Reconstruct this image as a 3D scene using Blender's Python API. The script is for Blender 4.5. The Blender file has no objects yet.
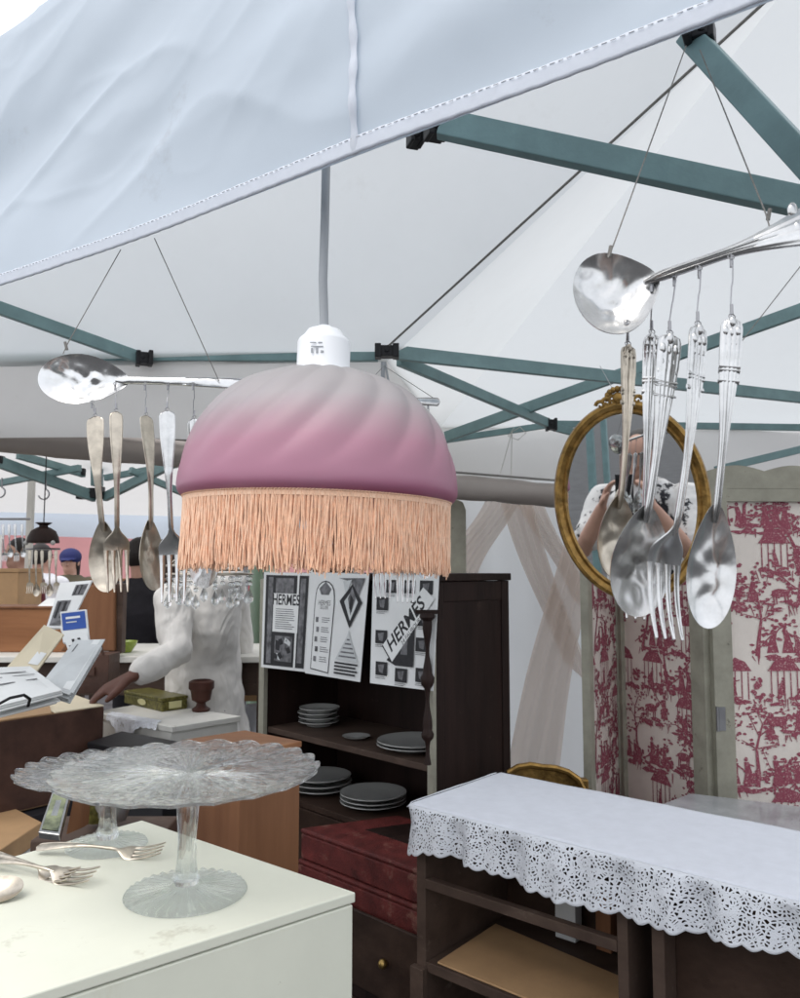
import bpy, math, random
from mathutils import Vector, Matrix, noise, Quaternion
R = math.radians
V = Vector
random.seed(7)
scn = bpy.context.scene
col = scn.collection
# ---------------------------------------------------------------- camera
F = 800.0; PITCH = R(5.0); CH = 1.45          # focal length in photo pixels (800 wide), pitch up, eye height
cd = bpy.data.cameras.new('camera'); cam = bpy.data.objects.new('camera', cd); col.objects.link(cam)
cam.location = (0, 0, CH); cam.rotation_euler = (R(90) + PITCH, 0, 0)
cd.sensor_fit = 'HORIZONTAL'; cd.sensor_width = 36; cd.lens = 36 * F / 800
cd.clip_start = 0.01; cd.clip_end = 1000
cd.dof.use_dof = True; cd.dof.focus_distance = 1.0; cd.dof.aperture_fstop = 22
scn.camera = cam
# ---------------------------------------------------------------- light
SE, SR = R(62), R(215)
w = bpy.data.worlds.new('World'); scn.world = w; w.use_nodes = True
nt = w.node_tree; nt.nodes.clear()
sk = nt.nodes.new('ShaderNodeTexSky'); sk.sky_type = 'NISHITA'; sk.sun_disc = False
sk.sun_elevation = SE; sk.sun_rotation = SR; sk.dust_density = 6.0; sk.air_density = 1.0; sk.ozone_density = 1.0
bg = nt.nodes.new('ShaderNodeBackground'); bg.inputs[1].default_value = 0.15
ou = nt.nodes.new('ShaderNodeOutputWorld'); 
# thin even cloud cover over the blue sky
cm_ = nt.nodes.new('ShaderNodeMix'); cm_.data_type = 'RGBA'; cm_.inputs[0].default_value = .8; cm_.inputs[7].default_value = (9.0, 9.3, 9.9, 1)
nt.links.new(sk.outputs[0], cm_.inputs[6]); nt.links.new(cm_.outputs[2], bg.inputs[0]); nt.links.new(bg.outputs[0], ou.inputs[0])
sd = bpy.data.lights.new('sun', 'SUN'); sd.energy = 1.0; sd.angle = R(40); sd.color = (1, .97, .93)
so = bpy.data.objects.new('sun', sd); col.objects.link(so)
dirv = V((math.sin(SR) * math.cos(SE), math.cos(SR) * math.cos(SE), math.sin(SE)))
so.rotation_euler = dirv.to_track_quat('Z', 'Y').to_euler(); so.location = (0, 0, 20)
vs = scn.view_settings; vs.view_transform = 'Standard'; vs.look = 'None'; vs.gamma = 1; vs.exposure = 0.25; vs.use_curve_mapping = False
try:
    scn.cycles.transmission_bounces = 10; scn.cycles.max_bounces = 12; scn.cycles.transparent_max_bounces = 16; scn.cycles.diffuse_bounces = 5
except Exception: pass
# ---------------------------------------------------------------- measuring helpers (photo pixel + distance -> place)
cp, sp = math.cos(PITCH), math.sin(PITCH)
def ray(px, py):
    a = (px - 400) / F; b = (499 - py) / F
    return V((a, cp - b * sp, sp + b * cp))
def W(px, py, d):
    r = ray(px, py); return V((0, 0, CH)) + r * (d / r.y)
def Z(px, py, z):
    r = ray(px, py); return V((0, 0, CH)) + r * ((z - CH) / r.z)
def hit(px, py, p0, n):
    r = ray(px, py); c = V((0, 0, CH)); return c + r * ((p0 - c).dot(n) / r.dot(n))
# ---------------------------------------------------------------- materials
MATS = {}
def mat(name, c, rough=.6, metal=0, var=.12, vs_=6., bump=.0, bs=60., c2=None, spec=.4, trans=0, coat=0, stretch=(1,1,1), sheen=0, ior=1.45):
    if name in MATS: return MATS[name]
    m = bpy.data.materials.new(name); m.use_nodes = True; n = m.node_tree.nodes; l = m.node_tree.links
    b = n['Principled BSDF']; b.inputs['Roughness'].default_value = rough; b.inputs['Metallic'].default_value = metal
    b.inputs['Specular IOR Level'].default_value = spec; b.inputs['IOR'].default_value = ior
    b.inputs['Transmission Weight'].default_value = trans; b.inputs['Coat Weight'].default_value = coat
    b.inputs['Sheen Weight'].default_value = sheen
    tc = n.new('ShaderNodeTexCoord'); mp = n.new('ShaderNodeMapping'); mp.inputs['Scale'].default_value = stretch
    l.new(tc.outputs['Object'], mp.inputs[0])
    nz = n.new('ShaderNodeTexNoise'); nz.inputs['Scale'].default_value = vs_; nz.inputs['Detail'].default_value = 6; nz.inputs['Roughness'].default_value = .62
    l.new(mp.outputs[0], nz.inputs['Vector'])
    rp = n.new('ShaderNodeValToRGB'); rp.color_ramp.elements[0].position = .3; rp.color_ramp.elements[1].position = .72
    a = c2 if c2 else tuple(x * (1 - var * 1.6) for x in c)
    rp.color_ramp.elements[0].color = (*a, 1); rp.color_ramp.elements[1].color = (*[min(1, x * (1 + var * .5)) for x in c], 1)
    l.new(nz.outputs[0], rp.inputs[0]); l.new(rp.outputs[0], b.inputs['Base Color'])
    mr = n.new('ShaderNodeMapRange'); mr.inputs[3].default_value = max(0, rough - .08); mr.inputs[4].default_value = min(1, rough + .1)
    if not trans:
        l.new(nz.outputs[0], mr.inputs[0]); l.new(mr.outputs[0], b.inputs['Roughness'])
    if bump:
        n2 = n.new('ShaderNodeTexNoise'); n2.inputs['Scale'].default_value = bs; n2.inputs['Detail'].default_value = 4
        l.new(mp.outputs[0], n2.inputs['Vector'])
        bp = n.new('ShaderNodeBump'); bp.inputs['Strength'].default_value = bump; bp.inputs['Distance'].default_value = .004
        l.new(n2.outputs[0], bp.inputs['Height']); l.new(bp.outputs[0], b.inputs['Normal'])
    MATS[name] = m; return m
def flecks(m, sc, lo, hi, c, strength=1, stretch=(1,1,1)):
    n = m.node_tree.nodes; l = m.node_tree.links; b = n['Principled BSDF']; src = b.inputs['Base Color'].links[0].from_socket
    tc = n.new('ShaderNodeTexCoord'); mp = n.new('ShaderNodeMapping'); mp.inputs['Scale'].default_value = stretch; l.new(tc.outputs['Object'], mp.inputs[0])
    v = n.new('ShaderNodeTexNoise'); v.inputs['Scale'].default_value = sc; v.inputs['Detail'].default_value = 8; v.inputs['Roughness'].default_value = .7; l.new(mp.outputs[0], v.inputs['Vector'])
    r = n.new('ShaderNodeMapRange'); r.inputs[1].default_value = lo; r.inputs[2].default_value = hi; r.inputs[4].default_value = strength; l.new(v.outputs[0], r.inputs[0])
    x = n.new('ShaderNodeMix'); x.data_type = 'RGBA'; l.new(r.outputs[0], x.inputs[0]); l.new(src, x.inputs[6]); x.inputs[7].default_value = (*c, 1); l.new(x.outputs[2], b.inputs['Base Color'])
def cloth(name, c, tr=.35, dirt=.12, bump=.25, bs=9, trc=None):
    if name in MATS: return MATS[name]
    m = mat(name, c, .55, 0, dirt * .5, 2.5, bump, bs, spec=.25); n = m.node_tree.nodes; l = m.node_tree.links
    b = n['Principled BSDF']; t = n.new('ShaderNodeBsdfTranslucent'); t.inputs[0].default_value = (*(trc or c), 1)
    mx = n.new('ShaderNodeMixShader'); mx.inputs[0].default_value = tr
    l.new(b.outputs[0], mx.inputs[1]); l.new(t.outputs[0], mx.inputs[2]); l.new(mx.outputs[0], n['Material Output'].inputs[0])
    # faint dirt flecks
    vn = n.new('ShaderNodeTexNoise'); vn.inputs['Scale'].default_value = 14; vn.inputs['Detail'].default_value = 8; vn.inputs['Roughness'].default_value = .75
    tc = n.new('ShaderNodeTexCoord'); l.new(tc.outputs['Object'], vn.inputs['Vector'])
    r = n.new('ShaderNodeValToRGB'); r.color_ramp.elements[0].position = .66; r.color_ramp.elements[1].position = .74
    r.color_ramp.elements[0].color = (1,1,1,1); r.color_ramp.elements[1].color = (.72,.72,.7,1)
    l.new(vn.outputs[0], r.inputs[0])
    mm = n.new('ShaderNodeMix'); mm.data_type = 'RGBA'; mm.blend_type = 'MULTIPLY'; mm.inputs[0].default_value = dirt * 3
    rp = [x for x in n if x.type == 'VALTORGB' and x != r][0]
    l.new(rp.outputs[0], mm.inputs[6]); l.new(r.outputs[0], mm.inputs[7]); l.new(mm.outputs[2], b.inputs['Base Color'])
    return m
def wood(name, c, c2, rough=.45, axis=2, sc=5):
    st = [sc * 1.2] * 3; st[axis] = sc * .12
    return mat(name, c, rough + .08, 0, .2, 6, .25, 30, c2=c2, spec=.22, stretch=tuple(x / 3 for x in st))
M = {}
M['canopy'] = cloth('canopy_vinyl', (.715,.735,.735), .55, .16, .35, 5)
M['canopy2'] = cloth('canopy_inner', (.78,.765,.74), .5, .16, .25, 6)
M['valance'] = cloth('valance_vinyl', (.69,.77,.85), .4, .10, .5, 6)
M['hem'] = cloth('hem_tape', (.76,.80,.86), .25, .03, .2, 60)
M['teal'] = mat('teal_enamel', (.215,.335,.34), .42, .0, .15, 12, .08, 200)
M['black'] = mat('black_plastic', (.012,.012,.014), .45, 0, .2)
M['rope'] = mat('grey_rope', (.27,.26,.24), .9, 0, .2, 200, .5, 900)
M['roll'] = cloth('rolled_sidewall', (.40,.355,.325), .05, .2, .4, 12)
M['white_pl'] = mat('white_plastic', (.80,.82,.84), .35, 0, .03)
M['cord'] = mat('grey_cord', (.36,.38,.40), .35, 0, .05)
M['fringe'] = mat('apricot_fringe', (.95,.60,.40), .55, 0, .12, 300, sheen=.4)
M['silver'] = mat('polished_silver', (.60,.60,.59), .2, 1, .15, 40, .05, 60)
M['tarnish'] = mat('tarnished_silver', (.58,.52,.43), .3, 1, .25, 50, .07, 90)
M['steel'] = mat('dull_steel_wire', (.35,.35,.36), .35, 1, .2)
def hammered():
    m = mat('hammered_silver', (.66,.66,.65), .2, 1, .1, 30, .0)
    n = m.node_tree.nodes; l = m.node_tree.links; v = n.new('ShaderNodeTexVoronoi'); v.inputs['Scale'].default_value = 75; v.feature='SMOOTH_F1'
    tc = n.new('ShaderNodeTexCoord'); l.new(tc.outputs['Object'], v.inputs['Vector'])
    bp = n.new('ShaderNodeBump'); bp.inputs['Strength'].default_value = .45; bp.inputs['Distance'].default_value = .003
    l.new(v.outputs[0], bp.inputs['Height']); l.new(bp.outputs[0], n['Principled BSDF'].inputs['Normal']); return m
M['hammer'] = hammered()
def glass(name, tint, bs, bstr, clear, milk):
    m = mat(name, tint, .02, 0, .0, 5, trans=1, ior=1.5); n = m.node_tree.nodes; l = m.node_tree.links
    b = n['Principled BSDF']
    for k in list(b.inputs['Base Color'].links): l.remove(k)
    b.inputs['Base Color'].default_value = (*tint, 1)
    if bstr:
        v = n.new('ShaderNodeTexVoronoi'); v.inputs['Scale'].default_value = bs
        tc = n.new('ShaderNodeTexCoord'); l.new(tc.outputs['Object'], v.inputs['Vector'])
        bp = n.new('ShaderNodeBump'); bp.inputs['Strength'].default_value = bstr; bp.inputs['Distance'].default_value = .003
        l.new(v.outputs[0], bp.inputs['Height']); l.new(bp.outputs[0], b.inputs['Normal'])
    tr = n.new('ShaderNodeBsdfTransparent'); tr.inputs[0].default_value = (.96,.98,.98,1); mx = n.new('ShaderNodeMixShader'); mx.inputs[0].default_value = clear
    l.new(b.outputs[0], mx.inputs[1]); l.new(tr.outputs[0], mx.inputs[2]); df = n.new('ShaderNodeBsdfDiffuse'); df.inputs[0].default_value = (.8,.84,.85,1); m2 = n.new('ShaderNodeMixShader'); m2.inputs[0].default_value = milk
    l.new(mx.outputs[0], m2.inputs[1]); l.new(df.outputs[0], m2.inputs[2]); l.new(m2.outputs[0], n['Material Output'].inputs[0])
    return m
M['glass'] = glass('clear_glass', (1,1,1), 90, .0, .5, .0)
M['pressed'] = glass('pressed_glass', (1,1,1), 66, .6, .22, .008)
M['chest'] = mat('cream_paint', (.70,.71,.60), .42, 0, .05, 5, .04, 90)
M['whitewood'] = mat('white_painted_wood', (.68,.67,.62), .5, 0, .1, 5)
M['dark'] = wood('dark_walnut', (.028,.015,.012), (.011,.006,.005), .42)
M['darkx'] = wood('dark_walnut_boards', (.060,.036,.026), (.025,.014,.010), .42, 0)
M['greywood'] = wood('weathered_brown_wood', (.10,.068,.052), (.05,.032,.025), .5, 0)
M['wood'] = wood('orange_brown_wood', (.30,.14,.065), (.19,.08,.035), .4, 0)
M['woodv'] = wood('orange_brown_wood_upright', (.23,.11,.055), (.14,.06,.03), .4, 2)
M['ply'] = mat('tan_board', (.50,.31,.16), .65, 0, .12, 8)
M['card'] = mat('cardboard', (.42,.27,.15), .85, 0, .1, 7, .1)
M['cardcream'] = mat('cream_card', (.68,.60,.44), .8, 0, .06, 5)
M['paper'] = mat('white_paper', (.76,.77,.76), .75, 0, .05, 8)
M['paper2'] = mat('greyish_paper', (.60,.62,.62), .7, 0, .1, 10)
M['ink'] = mat('printed_black', (.022,.022,.025), .6, 0, .3, 60)
M['inkgrey'] = mat('printed_grey', (.20,.20,.21), .6, 0, .5, 45)
M['blue'] = mat('printed_blue', (.03,.09,.36), .5, 0, .1, 10)
M['redbox'] = mat('dark_red_leatherette', (.15,.026,.022), .6, 0, .35, 25, .5, 260)
M['linen'] = mat('white_linen', (.74,.76,.82), .8, 0, .04, 30, .3, 500, sheen=.2)
M['gold'] = mat('old_gilt', (.42,.25,.075), .36, .75, .4, 40, .4, 90)
M['sage'] = mat('sage_paint', (.36,.345,.275), .55, 0, .18, 14, .1, 60)
M['palegreen'] = cloth('pale_green_fabric', (.50,.62,.50), .3, .05)
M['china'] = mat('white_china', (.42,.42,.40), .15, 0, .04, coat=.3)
M['brass'] = mat('brass', (.5,.34,.12), .35, 1, .2)
M['goblet'] = wood('dark_turned_wood', (.07,.028,.02), (.035,.014,.01), .35)
M['asphalt'] = mat('asphalt', (.075,.075,.078), .9, 0, .3, 3, .5, 120)
M['pink'] = mat('pink_render', (.62,.30,.30), .85, 0, .08, 1.5, .1)
M['brown'] = mat('brown_leather', (.085,.042,.030), .45, 0, .3, 12, .3)
M['skin'] = mat('dark_skin', (.10,.038,.024), .5, 0, .1, 20)
M['skinl'] = mat('light_skin', (.52,.30,.22), .5, 0, .06, 20)
M['hair'] = mat('dark_hair', (.02,.014,.012), .5, 0, .3, 80, .6, 200)
M['jacket'] = mat('stone_cotton', (.66,.64,.605), .95, 0, .05, 9, 1.0, 4.5, spec=.08, stretch=(1.6, 1.6, .8))
for _x in M['jacket'].node_tree.nodes:
    if _x.type == 'BUMP': _x.inputs['Distance'].default_value = .02
    if _x.type == 'TEX_NOISE' and abs(_x.inputs['Scale'].default_value - 4.5) < .01: _x.inputs['Distortion'].default_value = 1.6; _x.inputs['Detail'].default_value = 2.5
M['trouser'] = mat('dark_denim', (.02,.022,.03), .8, 0, .2)
M['blackcl'] = mat('black_clothing', (.018,.016,.02), .8, 0, .3)
M['navy'] = mat('navy_cap', (.015,.02,.10), .7)
M['maroon'] = mat('maroon_cloth', (.13,.02,.03), .8)
M['olive'] = mat('olive_jacket', (.09,.075,.045), .8)
M['whitecl'] = mat('white_shirt', (.72,.72,.74), .8)
M['red'] = mat('red_fabric', (.65,.02,.07), .7)
M['tin'] = mat('olive_gold_tin', (.20,.18,.05), .35, .3, .5, 90)
M['cream'] = mat('cream_label', (.62,.58,.30), .5, 0, .1)
M['shirtpat'] = mat('patterned_shirt', (.70,.68,.66), .8, 0, .0, 14, c2=(.02,.02,.025))
rp = [x for x in M['shirtpat'].node_tree.nodes if x.type == 'VALTORGB'][0]; rp.color_ramp.elements[0].position = .42; rp.color_ramp.elements[1].position = .46
flecks(M['chest'], 9, .61, .72, (.36,.33,.24), .7); flecks(M['chest'], 3, .62, .70, (.60,.58,.45), .6, (1, 6, 1)); flecks(M['chest'], 40, .70, .74, (.16,.13,.09), .8)
flecks(M['redbox'], 14, .58, .66, (.25,.12,.09), .6); flecks(M['sage'], 16, .63, .68, (.10,.09,.07), .8); flecks(M['greywood'], 20, .60, .68, (.18,.14,.11), .5, (.3,1,1)); flecks(M['teal'], 30, .68, .72, (.35,.37,.36), .7)
flecks(M['dark'], 14, .62, .70, (.075,.05,.04), .5); flecks(M['card'], 8, .6, .7, (.28,.18,.10), .5); flecks(M['whitewood'], 12, .62, .68, (.34,.30,.24), .6)
flecks(M['canopy'], 5, .60, .72, (.50,.49,.46), .45); flecks(M['valance'], 7, .64, .72, (.42,.43,.45), .35); flecks(M['fringe'], 60, .5, .7, (.98,.74,.56), .6)
def shade_mat():
    m = mat('swirled_frosted_glass', (.6,.5,.52), .42, 0, .05, 12, .05, 30, coat=.12); n = m.node_tree.nodes; l = m.node_tree.links
    b = n['Principled BSDF']; tc = n.new('ShaderNodeTexCoord'); sx = n.new('ShaderNodeSeparateXYZ'); l.new(tc.outputs['Generated'], sx.inputs[0])
    # tint height wobbles with the swirl of the glass
    nz = n.new('ShaderNodeTexNoise'); nz.inputs['Scale'].default_value = 3; l.new(tc.outputs['Generated'], nz.inputs['Vector'])
    ad = n.new('ShaderNodeMath'); ad.operation = 'MULTIPLY_ADD'; ad.inputs[1].default_value = .14; l.new(nz.outputs[0], ad.inputs[0]); l.new(sx.outputs[2], ad.inputs[2])
    r = n.new('ShaderNodeValToRGB'); e = r.color_ramp.elements
    e[0].position = .08; e[0].color = (.50,.17,.28,1); e[1].position = 1; e[1].color = (.50,.48,.48,1)
    for p, c in ((.20,(.60,.30,.41,1)), (.43,(.60,.33,.42,1)), (.60,(.56,.42,.46,1)), (.76,(.54,.50,.51,1))):
        x = e.new(p); x.color = c
    l.new(ad.outputs[0], r.inputs[0]); l.new(r.outputs[0], b.inputs['Base Color'])
    t = n.new('ShaderNodeBsdfTranslucent'); l.new(r.outputs[0], t.inputs[0]); mx = n.new('ShaderNodeMixShader'); mx.inputs[0].default_value = .4
    l.new(b.outputs[0], mx.inputs[1]); l.new(t.outputs[0], mx.inputs[2]); l.new(mx.outputs[0], n['Material Output'].inputs[0]); return m
M['shade'] = shade_mat()
def lace_mat():
    m = mat('white_lace', (.76,.78,.82), .8, 0, .03, 30, .4, 600); n = m.node_tree.nodes; l = m.node_tree.links; b = n['Principled BSDF']
    uv = n.new('ShaderNodeUVMap')
    def vor(s, feat):
        v = n.new('ShaderNodeTexVoronoi'); v.voronoi_dimensions = '2D'; v.feature = feat; v.inputs['Scale'].default_value = s; l.new(uv.outputs[0], v.inputs['Vector']); return v
    def mth(op, a, bb):
        x = n.new('ShaderNodeMath'); x.operation = op
        for i, q in enumerate((a, bb)):
            if isinstance(q, (int, float)): x.inputs[i].default_value = q
            else: l.new(q, x.inputs[i])
        return x.outputs[0]
    web = mth('LESS_THAN', vor(150, 'DISTANCE_TO_EDGE').outputs[0], .21)
    big = vor(26, 'F1')
    ring = mth('LESS_THAN', mth('ABSOLUTE', mth('SUBTRACT', big.outputs[0], .30), 0), .055)
    core = mth('LESS_THAN', mth('ABSOLUTE', mth('SUBTRACT', big.outputs[0], .13), 0), .035)
    edge = mth('LESS_THAN', vor(26, 'DISTANCE_TO_EDGE').outputs[0], .055)
    sx = n.new('ShaderNodeSeparateXYZ'); l.new(uv.outputs[0], sx.inputs[0])
    hem = mth('GREATER_THAN', sx.outputs[1], .093); top = mth('LESS_THAN', sx.outputs[1], .006)
    a = mth('MAXIMUM', mth('MAXIMUM', mth('MAXIMUM', web, ring), mth('MAXIMUM', core, edge)), mth('MAXIMUM', hem, top))
    l.new(a, b.inputs['Alpha']); return m
M['lace'] = lace_mat()
def mirror_mat():
    m = bpy.data.materials.new('mirror_glass'); m.use_nodes = True; b = m.node_tree.nodes['Principled BSDF']
    b.inputs['Metallic'].default_value = 1; b.inputs['Roughness'].default_value = .015; b.inputs['Base Color'].default_value = (.74,.76,.76,1); return m
M['mirror'] = mirror_mat()
def toile_ink():
    m = mat('crimson_print', (.36,.06,.10), .8, 0, .0, 170, c2=(.60,.36,.36)); r = [x for x in m.node_tree.nodes if x.type == 'VALTORGB'][0]
    e = r.color_ramp.elements; e[0].position = .36; e[0].color = (.56,.40,.38,1); e[1].position = .43; e[1].color = (.32,.08,.115,1)
    x = e.new(.58); x.color = (.26,.06,.09,1); x = e.new(.62); x.color = (.46,.22,.23,1); return m
M['toile'] = toile_ink(); M['toilebase'] = mat('toile_cotton', (.78,.71,.64), .85, 0, .05, 12, .15, 500)
# ---------------------------------------------------------------- mesh builder
BASE = {}
class MB:
    def __init__(s): s.v = []; s.f = []; s.m = []; s.mi = 0; s.uv = None
    def add(s, vs, fs):
        o = len(s.v); s.v += [V(x) for x in vs]; s.f += [tuple(i + o for i in f) for f in fs]; s.m += [s.mi] * len(fs); return s
    def poly(s, pts): return s.add(pts, [tuple(range(len(pts)))])
    def box(s, c, size, rot=None):
        h = V(size) / 2; rot = rot or Matrix.Identity(3); c = V(c)
        vs = [c + rot @ V((x * h.x, y * h.y, z * h.z)) for x in (-1, 1) for y in (-1, 1) for z in (-1, 1)]
        return s.add(vs, [(0,1,3,2), (4,6,7,5), (0,4,5,1), (2,3,7,6), (0,2,6,4), (1,5,7,3)])
    def prism(s, pts, z0, z1):                    # plan polygon extruded up
        n = len(pts); vs = [V((p[0], p[1], z0)) for p in pts] + [V((p[0], p[1], z1)) for p in pts]
        return s.add(vs, [tuple(reversed(range(n))), tuple(range(n, 2 * n))] + [(i, (i + 1) % n, n + (i + 1) % n, n + i) for i in range(n)])
    def slab(s, pts, off):                        # any polygon given a thickness vector
        n = len(pts); off = V(off); vs = [V(p) for p in pts] + [V(p) + off for p in pts]
        return s.add(vs, [tuple(reversed(range(n))), tuple(range(n, 2 * n))] + [(i, (i + 1) % n, n + (i + 1) % n, n + i) for i in range(n)])
    def bar(s, p, q, a, b, up=(0, 0, 1)):
        p, q = V(p), V(q); t = (q - p).normalized(); up = V(up); x = t.cross(up)
        if x.length < 1e-4: x = V((1, 0, 0))
        x.normalize(); y = x.cross(t)
        rot = Matrix((x, t, y)).transposed(); return s.box((p + q) / 2, (a, (q - p).length, b), rot)
    def loft(s, pts, rx, ry, side=(1, 0, 0), n=14, cap=True, rf=None):
        pts = [V(p) for p in pts]; k = len(pts); side = V(side); rings = []; L = len(s.v)
        for i in range(k):
            t = (pts[min(i + 1, k - 1)] - pts[max(i - 1, 0)]).normalized()
            a = side - t * side.dot(t)
            if a.length < 1e-3: a = t.orthogonal()
            a.normalize(); b = t.cross(a)
            X = rx[i] if hasattr(rx, '__len__') else rx; Y = ry[i] if hasattr(ry, '__len__') else ry
            for j in range(n):
                th = 2 * math.pi * j / n; g = rf(th, i / (k - 1)) if rf else 1
                rings.append(pts[i] + a * X * math.cos(th) * g + b * Y * math.sin(th) * g)
        fs = [(i * n + j, i * n + (j + 1) % n, (i + 1) * n + (j + 1) % n, (i + 1) * n + j) for i in range(k - 1) for j in range(n)]
        if cap: fs += [tuple(reversed(range(n))), tuple(range((k - 1) * n, k * n))]
        return s.add(rings, fs)
    def tube(s, pts, r, n=8, cap=True): return s.loft(pts, r, r, (.31, .17, .94) if abs((V(pts[-1]) - V(pts[0])).normalized().z) < .8 else (1, .1, 0), n, cap)
    def limb(s, pts, r, n=14, fl=1, side=(1,0,0)):   # rounded ends
        pts = [V(p) for p in pts]; P = []; RR = []
        a, b = pts[0], pts[-1]; ta = (pts[1] - a).normalized(); tb = (b - pts[-2]).normalized()
        for q in (0.95, .7, .35): P.append(a - ta * r[0] * q); RR.append(r[0] * math.sqrt(1 - q * q))
        for i, p in enumerate(pts): P.append(p); RR.append(r[i])
        for q in (.35, .7, .95): P.append(b + tb * r[-1] * q); RR.append(r[-1] * math.sqrt(1 - q * q))
        return s.loft(P, RR, [x * fl for x in RR], side, n)
    def ball(s, c, r, n=16, m=10, rot=None):
        r = V(r) if hasattr(r, '__len__') else V((r, r, r)); rot = rot or Matrix.Identity(3); c = V(c); vs = [c + rot @ V((0, 0, r.z))]; fs = []
        for i in range(1, m):
            ph = math.pi * i / m
            for j in range(n):
                th = 2 * math.pi * j / n; vs.append(c + rot @ V((r.x * math.sin(ph) * math.cos(th), r.y * math.sin(ph) * math.sin(th), r.z * math.cos(ph))))
        vs.append(c - rot @ V((0, 0, r.z))); e = len(vs) - 1
        for j in range(n):
            fs.append((0, 1 + j, 1 + (j + 1) % n)); fs.append((e, 1 + (m - 2) * n + (j + 1) % n, 1 + (m - 2) * n + j))
            for i in range(m - 2): fs.append((1 + i * n + j, 1 + (i + 1) * n + j, 1 + (i + 1) * n + (j + 1) % n, 1 + i * n + (j + 1) % n))
        return s.add(vs, fs)
    def lathe(s, prof, n=48, mod=None, c=(0, 0, 0), rot=None, close=False):
        rot = rot or Matrix.Identity(3); c = V(c); vs = []; k = len(prof)
        for i, (r, z) in enumerate(prof):
            for j in range(n):
                th = 2 * math.pi * j / n; rr, zz = (mod(th, i, r, z) if mod else (r, z))
                vs.append(c + rot @ V((rr * math.cos(th), rr * math.sin(th), zz)))
        kk = k if close else k - 1
        fs = [(i * n + j, i * n + (j + 1) % n, ((i + 1) % k) * n + (j + 1) % n, ((i + 1) % k) * n + j) for i in range(kk) for j in range(n)]
        if not close: fs += [tuple(reversed(range(n))), tuple(range((k - 1) * n, k * n))]
        return s.add(vs, fs)
    def grid(s, fn, nu, nv, uvf=None):
        vs = [fn(i / nu, j / nv) for j in range(nv + 1) for i in range(nu + 1)]
        fs = [(j * (nu + 1) + i, j * (nu + 1) + i + 1, (j + 1) * (nu + 1) + i + 1, (j + 1) * (nu + 1) + i) for j in range(nv) for i in range(nu)]
        if uvf: s.uv = [uvf(i / nu, j / nv) for j in range(nv + 1) for i in range(nu + 1)]
        return s.add(vs, fs)
    def build(s, name, mats, parent=None, smooth=None, bevel=0, remesh=0, solid=0, disp=0, dsize=.1, label=None, smoothit=0):
        if not isinstance(mats, (list, tuple)): mats = [mats]
        mats = [M[x] if isinstance(x, str) else x for x in mats]
        lo = V([min(v[i] for v in s.v) for i in range(3)]); hi = V([max(v[i] for v in s.v) for i in range(3)]); c = (lo + hi) / 2
        me = bpy.data.meshes.new(name); me.from_pydata([v - c for v in s.v], [], s.f)
        for m in mats: me.materials.append(m)
        for p, i in zip(me.polygons, s.m): p.material_index = i
        if s.uv:
            ul = me.uv_layers.new(name='UVMap')
            for lp in me.loops: ul.data[lp.index].uv = s.uv[lp.vertex_index]
        if smooth is None: smooth = not bevel
        import bmesh
        bm = bmesh.new(); bm.from_mesh(me); bmesh.ops.recalc_face_normals(bm, faces=bm.faces); bm.to_mesh(me); bm.free()
        if smooth: me.polygons.foreach_set('use_smooth', [True] * len(me.polygons)); 
        if smooth:
            try: me.set_sharp_from_angle(angle=R(40))
            except Exception: pass
        o = bpy.data.objects.new(name, me); col.objects.link(o)
        if parent: o.parent = parent; o.location = c - BASE[parent.name]
        else: o.location = c
        BASE[o.name] = c
        if remesh:
            r = o.modifiers.new('r', 'REMESH'); r.mode = 'VOXEL'; r.voxel_size = remesh; r.use_smooth_shade = True
            r = o.modifiers.new('s', 'SMOOTH'); r.factor = .5; r.iterations = smoothit or 4
        if disp:
            tx = bpy.data.textures.new('folds', 'CLOUDS'); tx.noise_scale = dsize; tx.noise_depth = 2
            d = o.modifiers.new('d', 'DISPLACE'); d.texture = tx; d.strength = disp; d.mid_level = .5
        if solid:
            d = o.modifiers.new('t', 'SOLIDIFY'); d.thickness = solid; d.offset = 0
        if bevel:
            d = o.modifiers.new('b', 'BEVEL'); d.width = bevel; d.segments = 2; d.limit_method = 'ANGLE'; d.angle_limit = R(40)
        if label: o['label'] = label
        return o
def tag(o, label, cat, group=None):
    o['label'] = label; o['category'] = cat
    if group: o['group'] = group
    return o
def stru(o, kind='structure'): o['kind'] = kind; return o
def thing(name, loc, label, cat, group=None):
    o = bpy.data.objects.new(name, None); o.empty_display_size = .05; col.objects.link(o); o.location = loc; BASE[o.name] = V(loc); return tag(o, label, cat, group)
def rotz(a): return Matrix.Rotation(a, 3, 'Z')
def text_mesh(mb, s, fn, size=1, bold=0):       # fn maps flat letter coords (x, y) to a 3-D point
    cu = bpy.data.curves.new('t', 'FONT'); cu.body = s; cu.size = size; cu.align_x = 'CENTER'; cu.align_y = 'CENTER'; cu.offset = bold; cu.resolution_u = 3
    o = bpy.data.objects.new('t', cu); me = bpy.data.meshes.new_from_object(o)
    mb.add([fn(v.co.x, v.co.y) for v in me.vertices], [tuple(p.vertices) for p in me.polygons])
    bpy.data.objects.remove(o); bpy.data.meshes.remove(me); bpy.data.curves.remove(cu)
def wires(pts, k=8):                             # sagging line between points
    out = []
    for a, b in zip(pts, pts[1:]):
        for i in range(k): out.append(V(a).lerp(V(b), i / k))
    out.append(V(pts[-1])); return out

# ================================================================ SETTING
stru(MB().poly([(-150,-150,0), (150,-150,0), (150,150,0), (-150,150,0)]).build('ground', 'asphalt', smooth=False))

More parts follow.
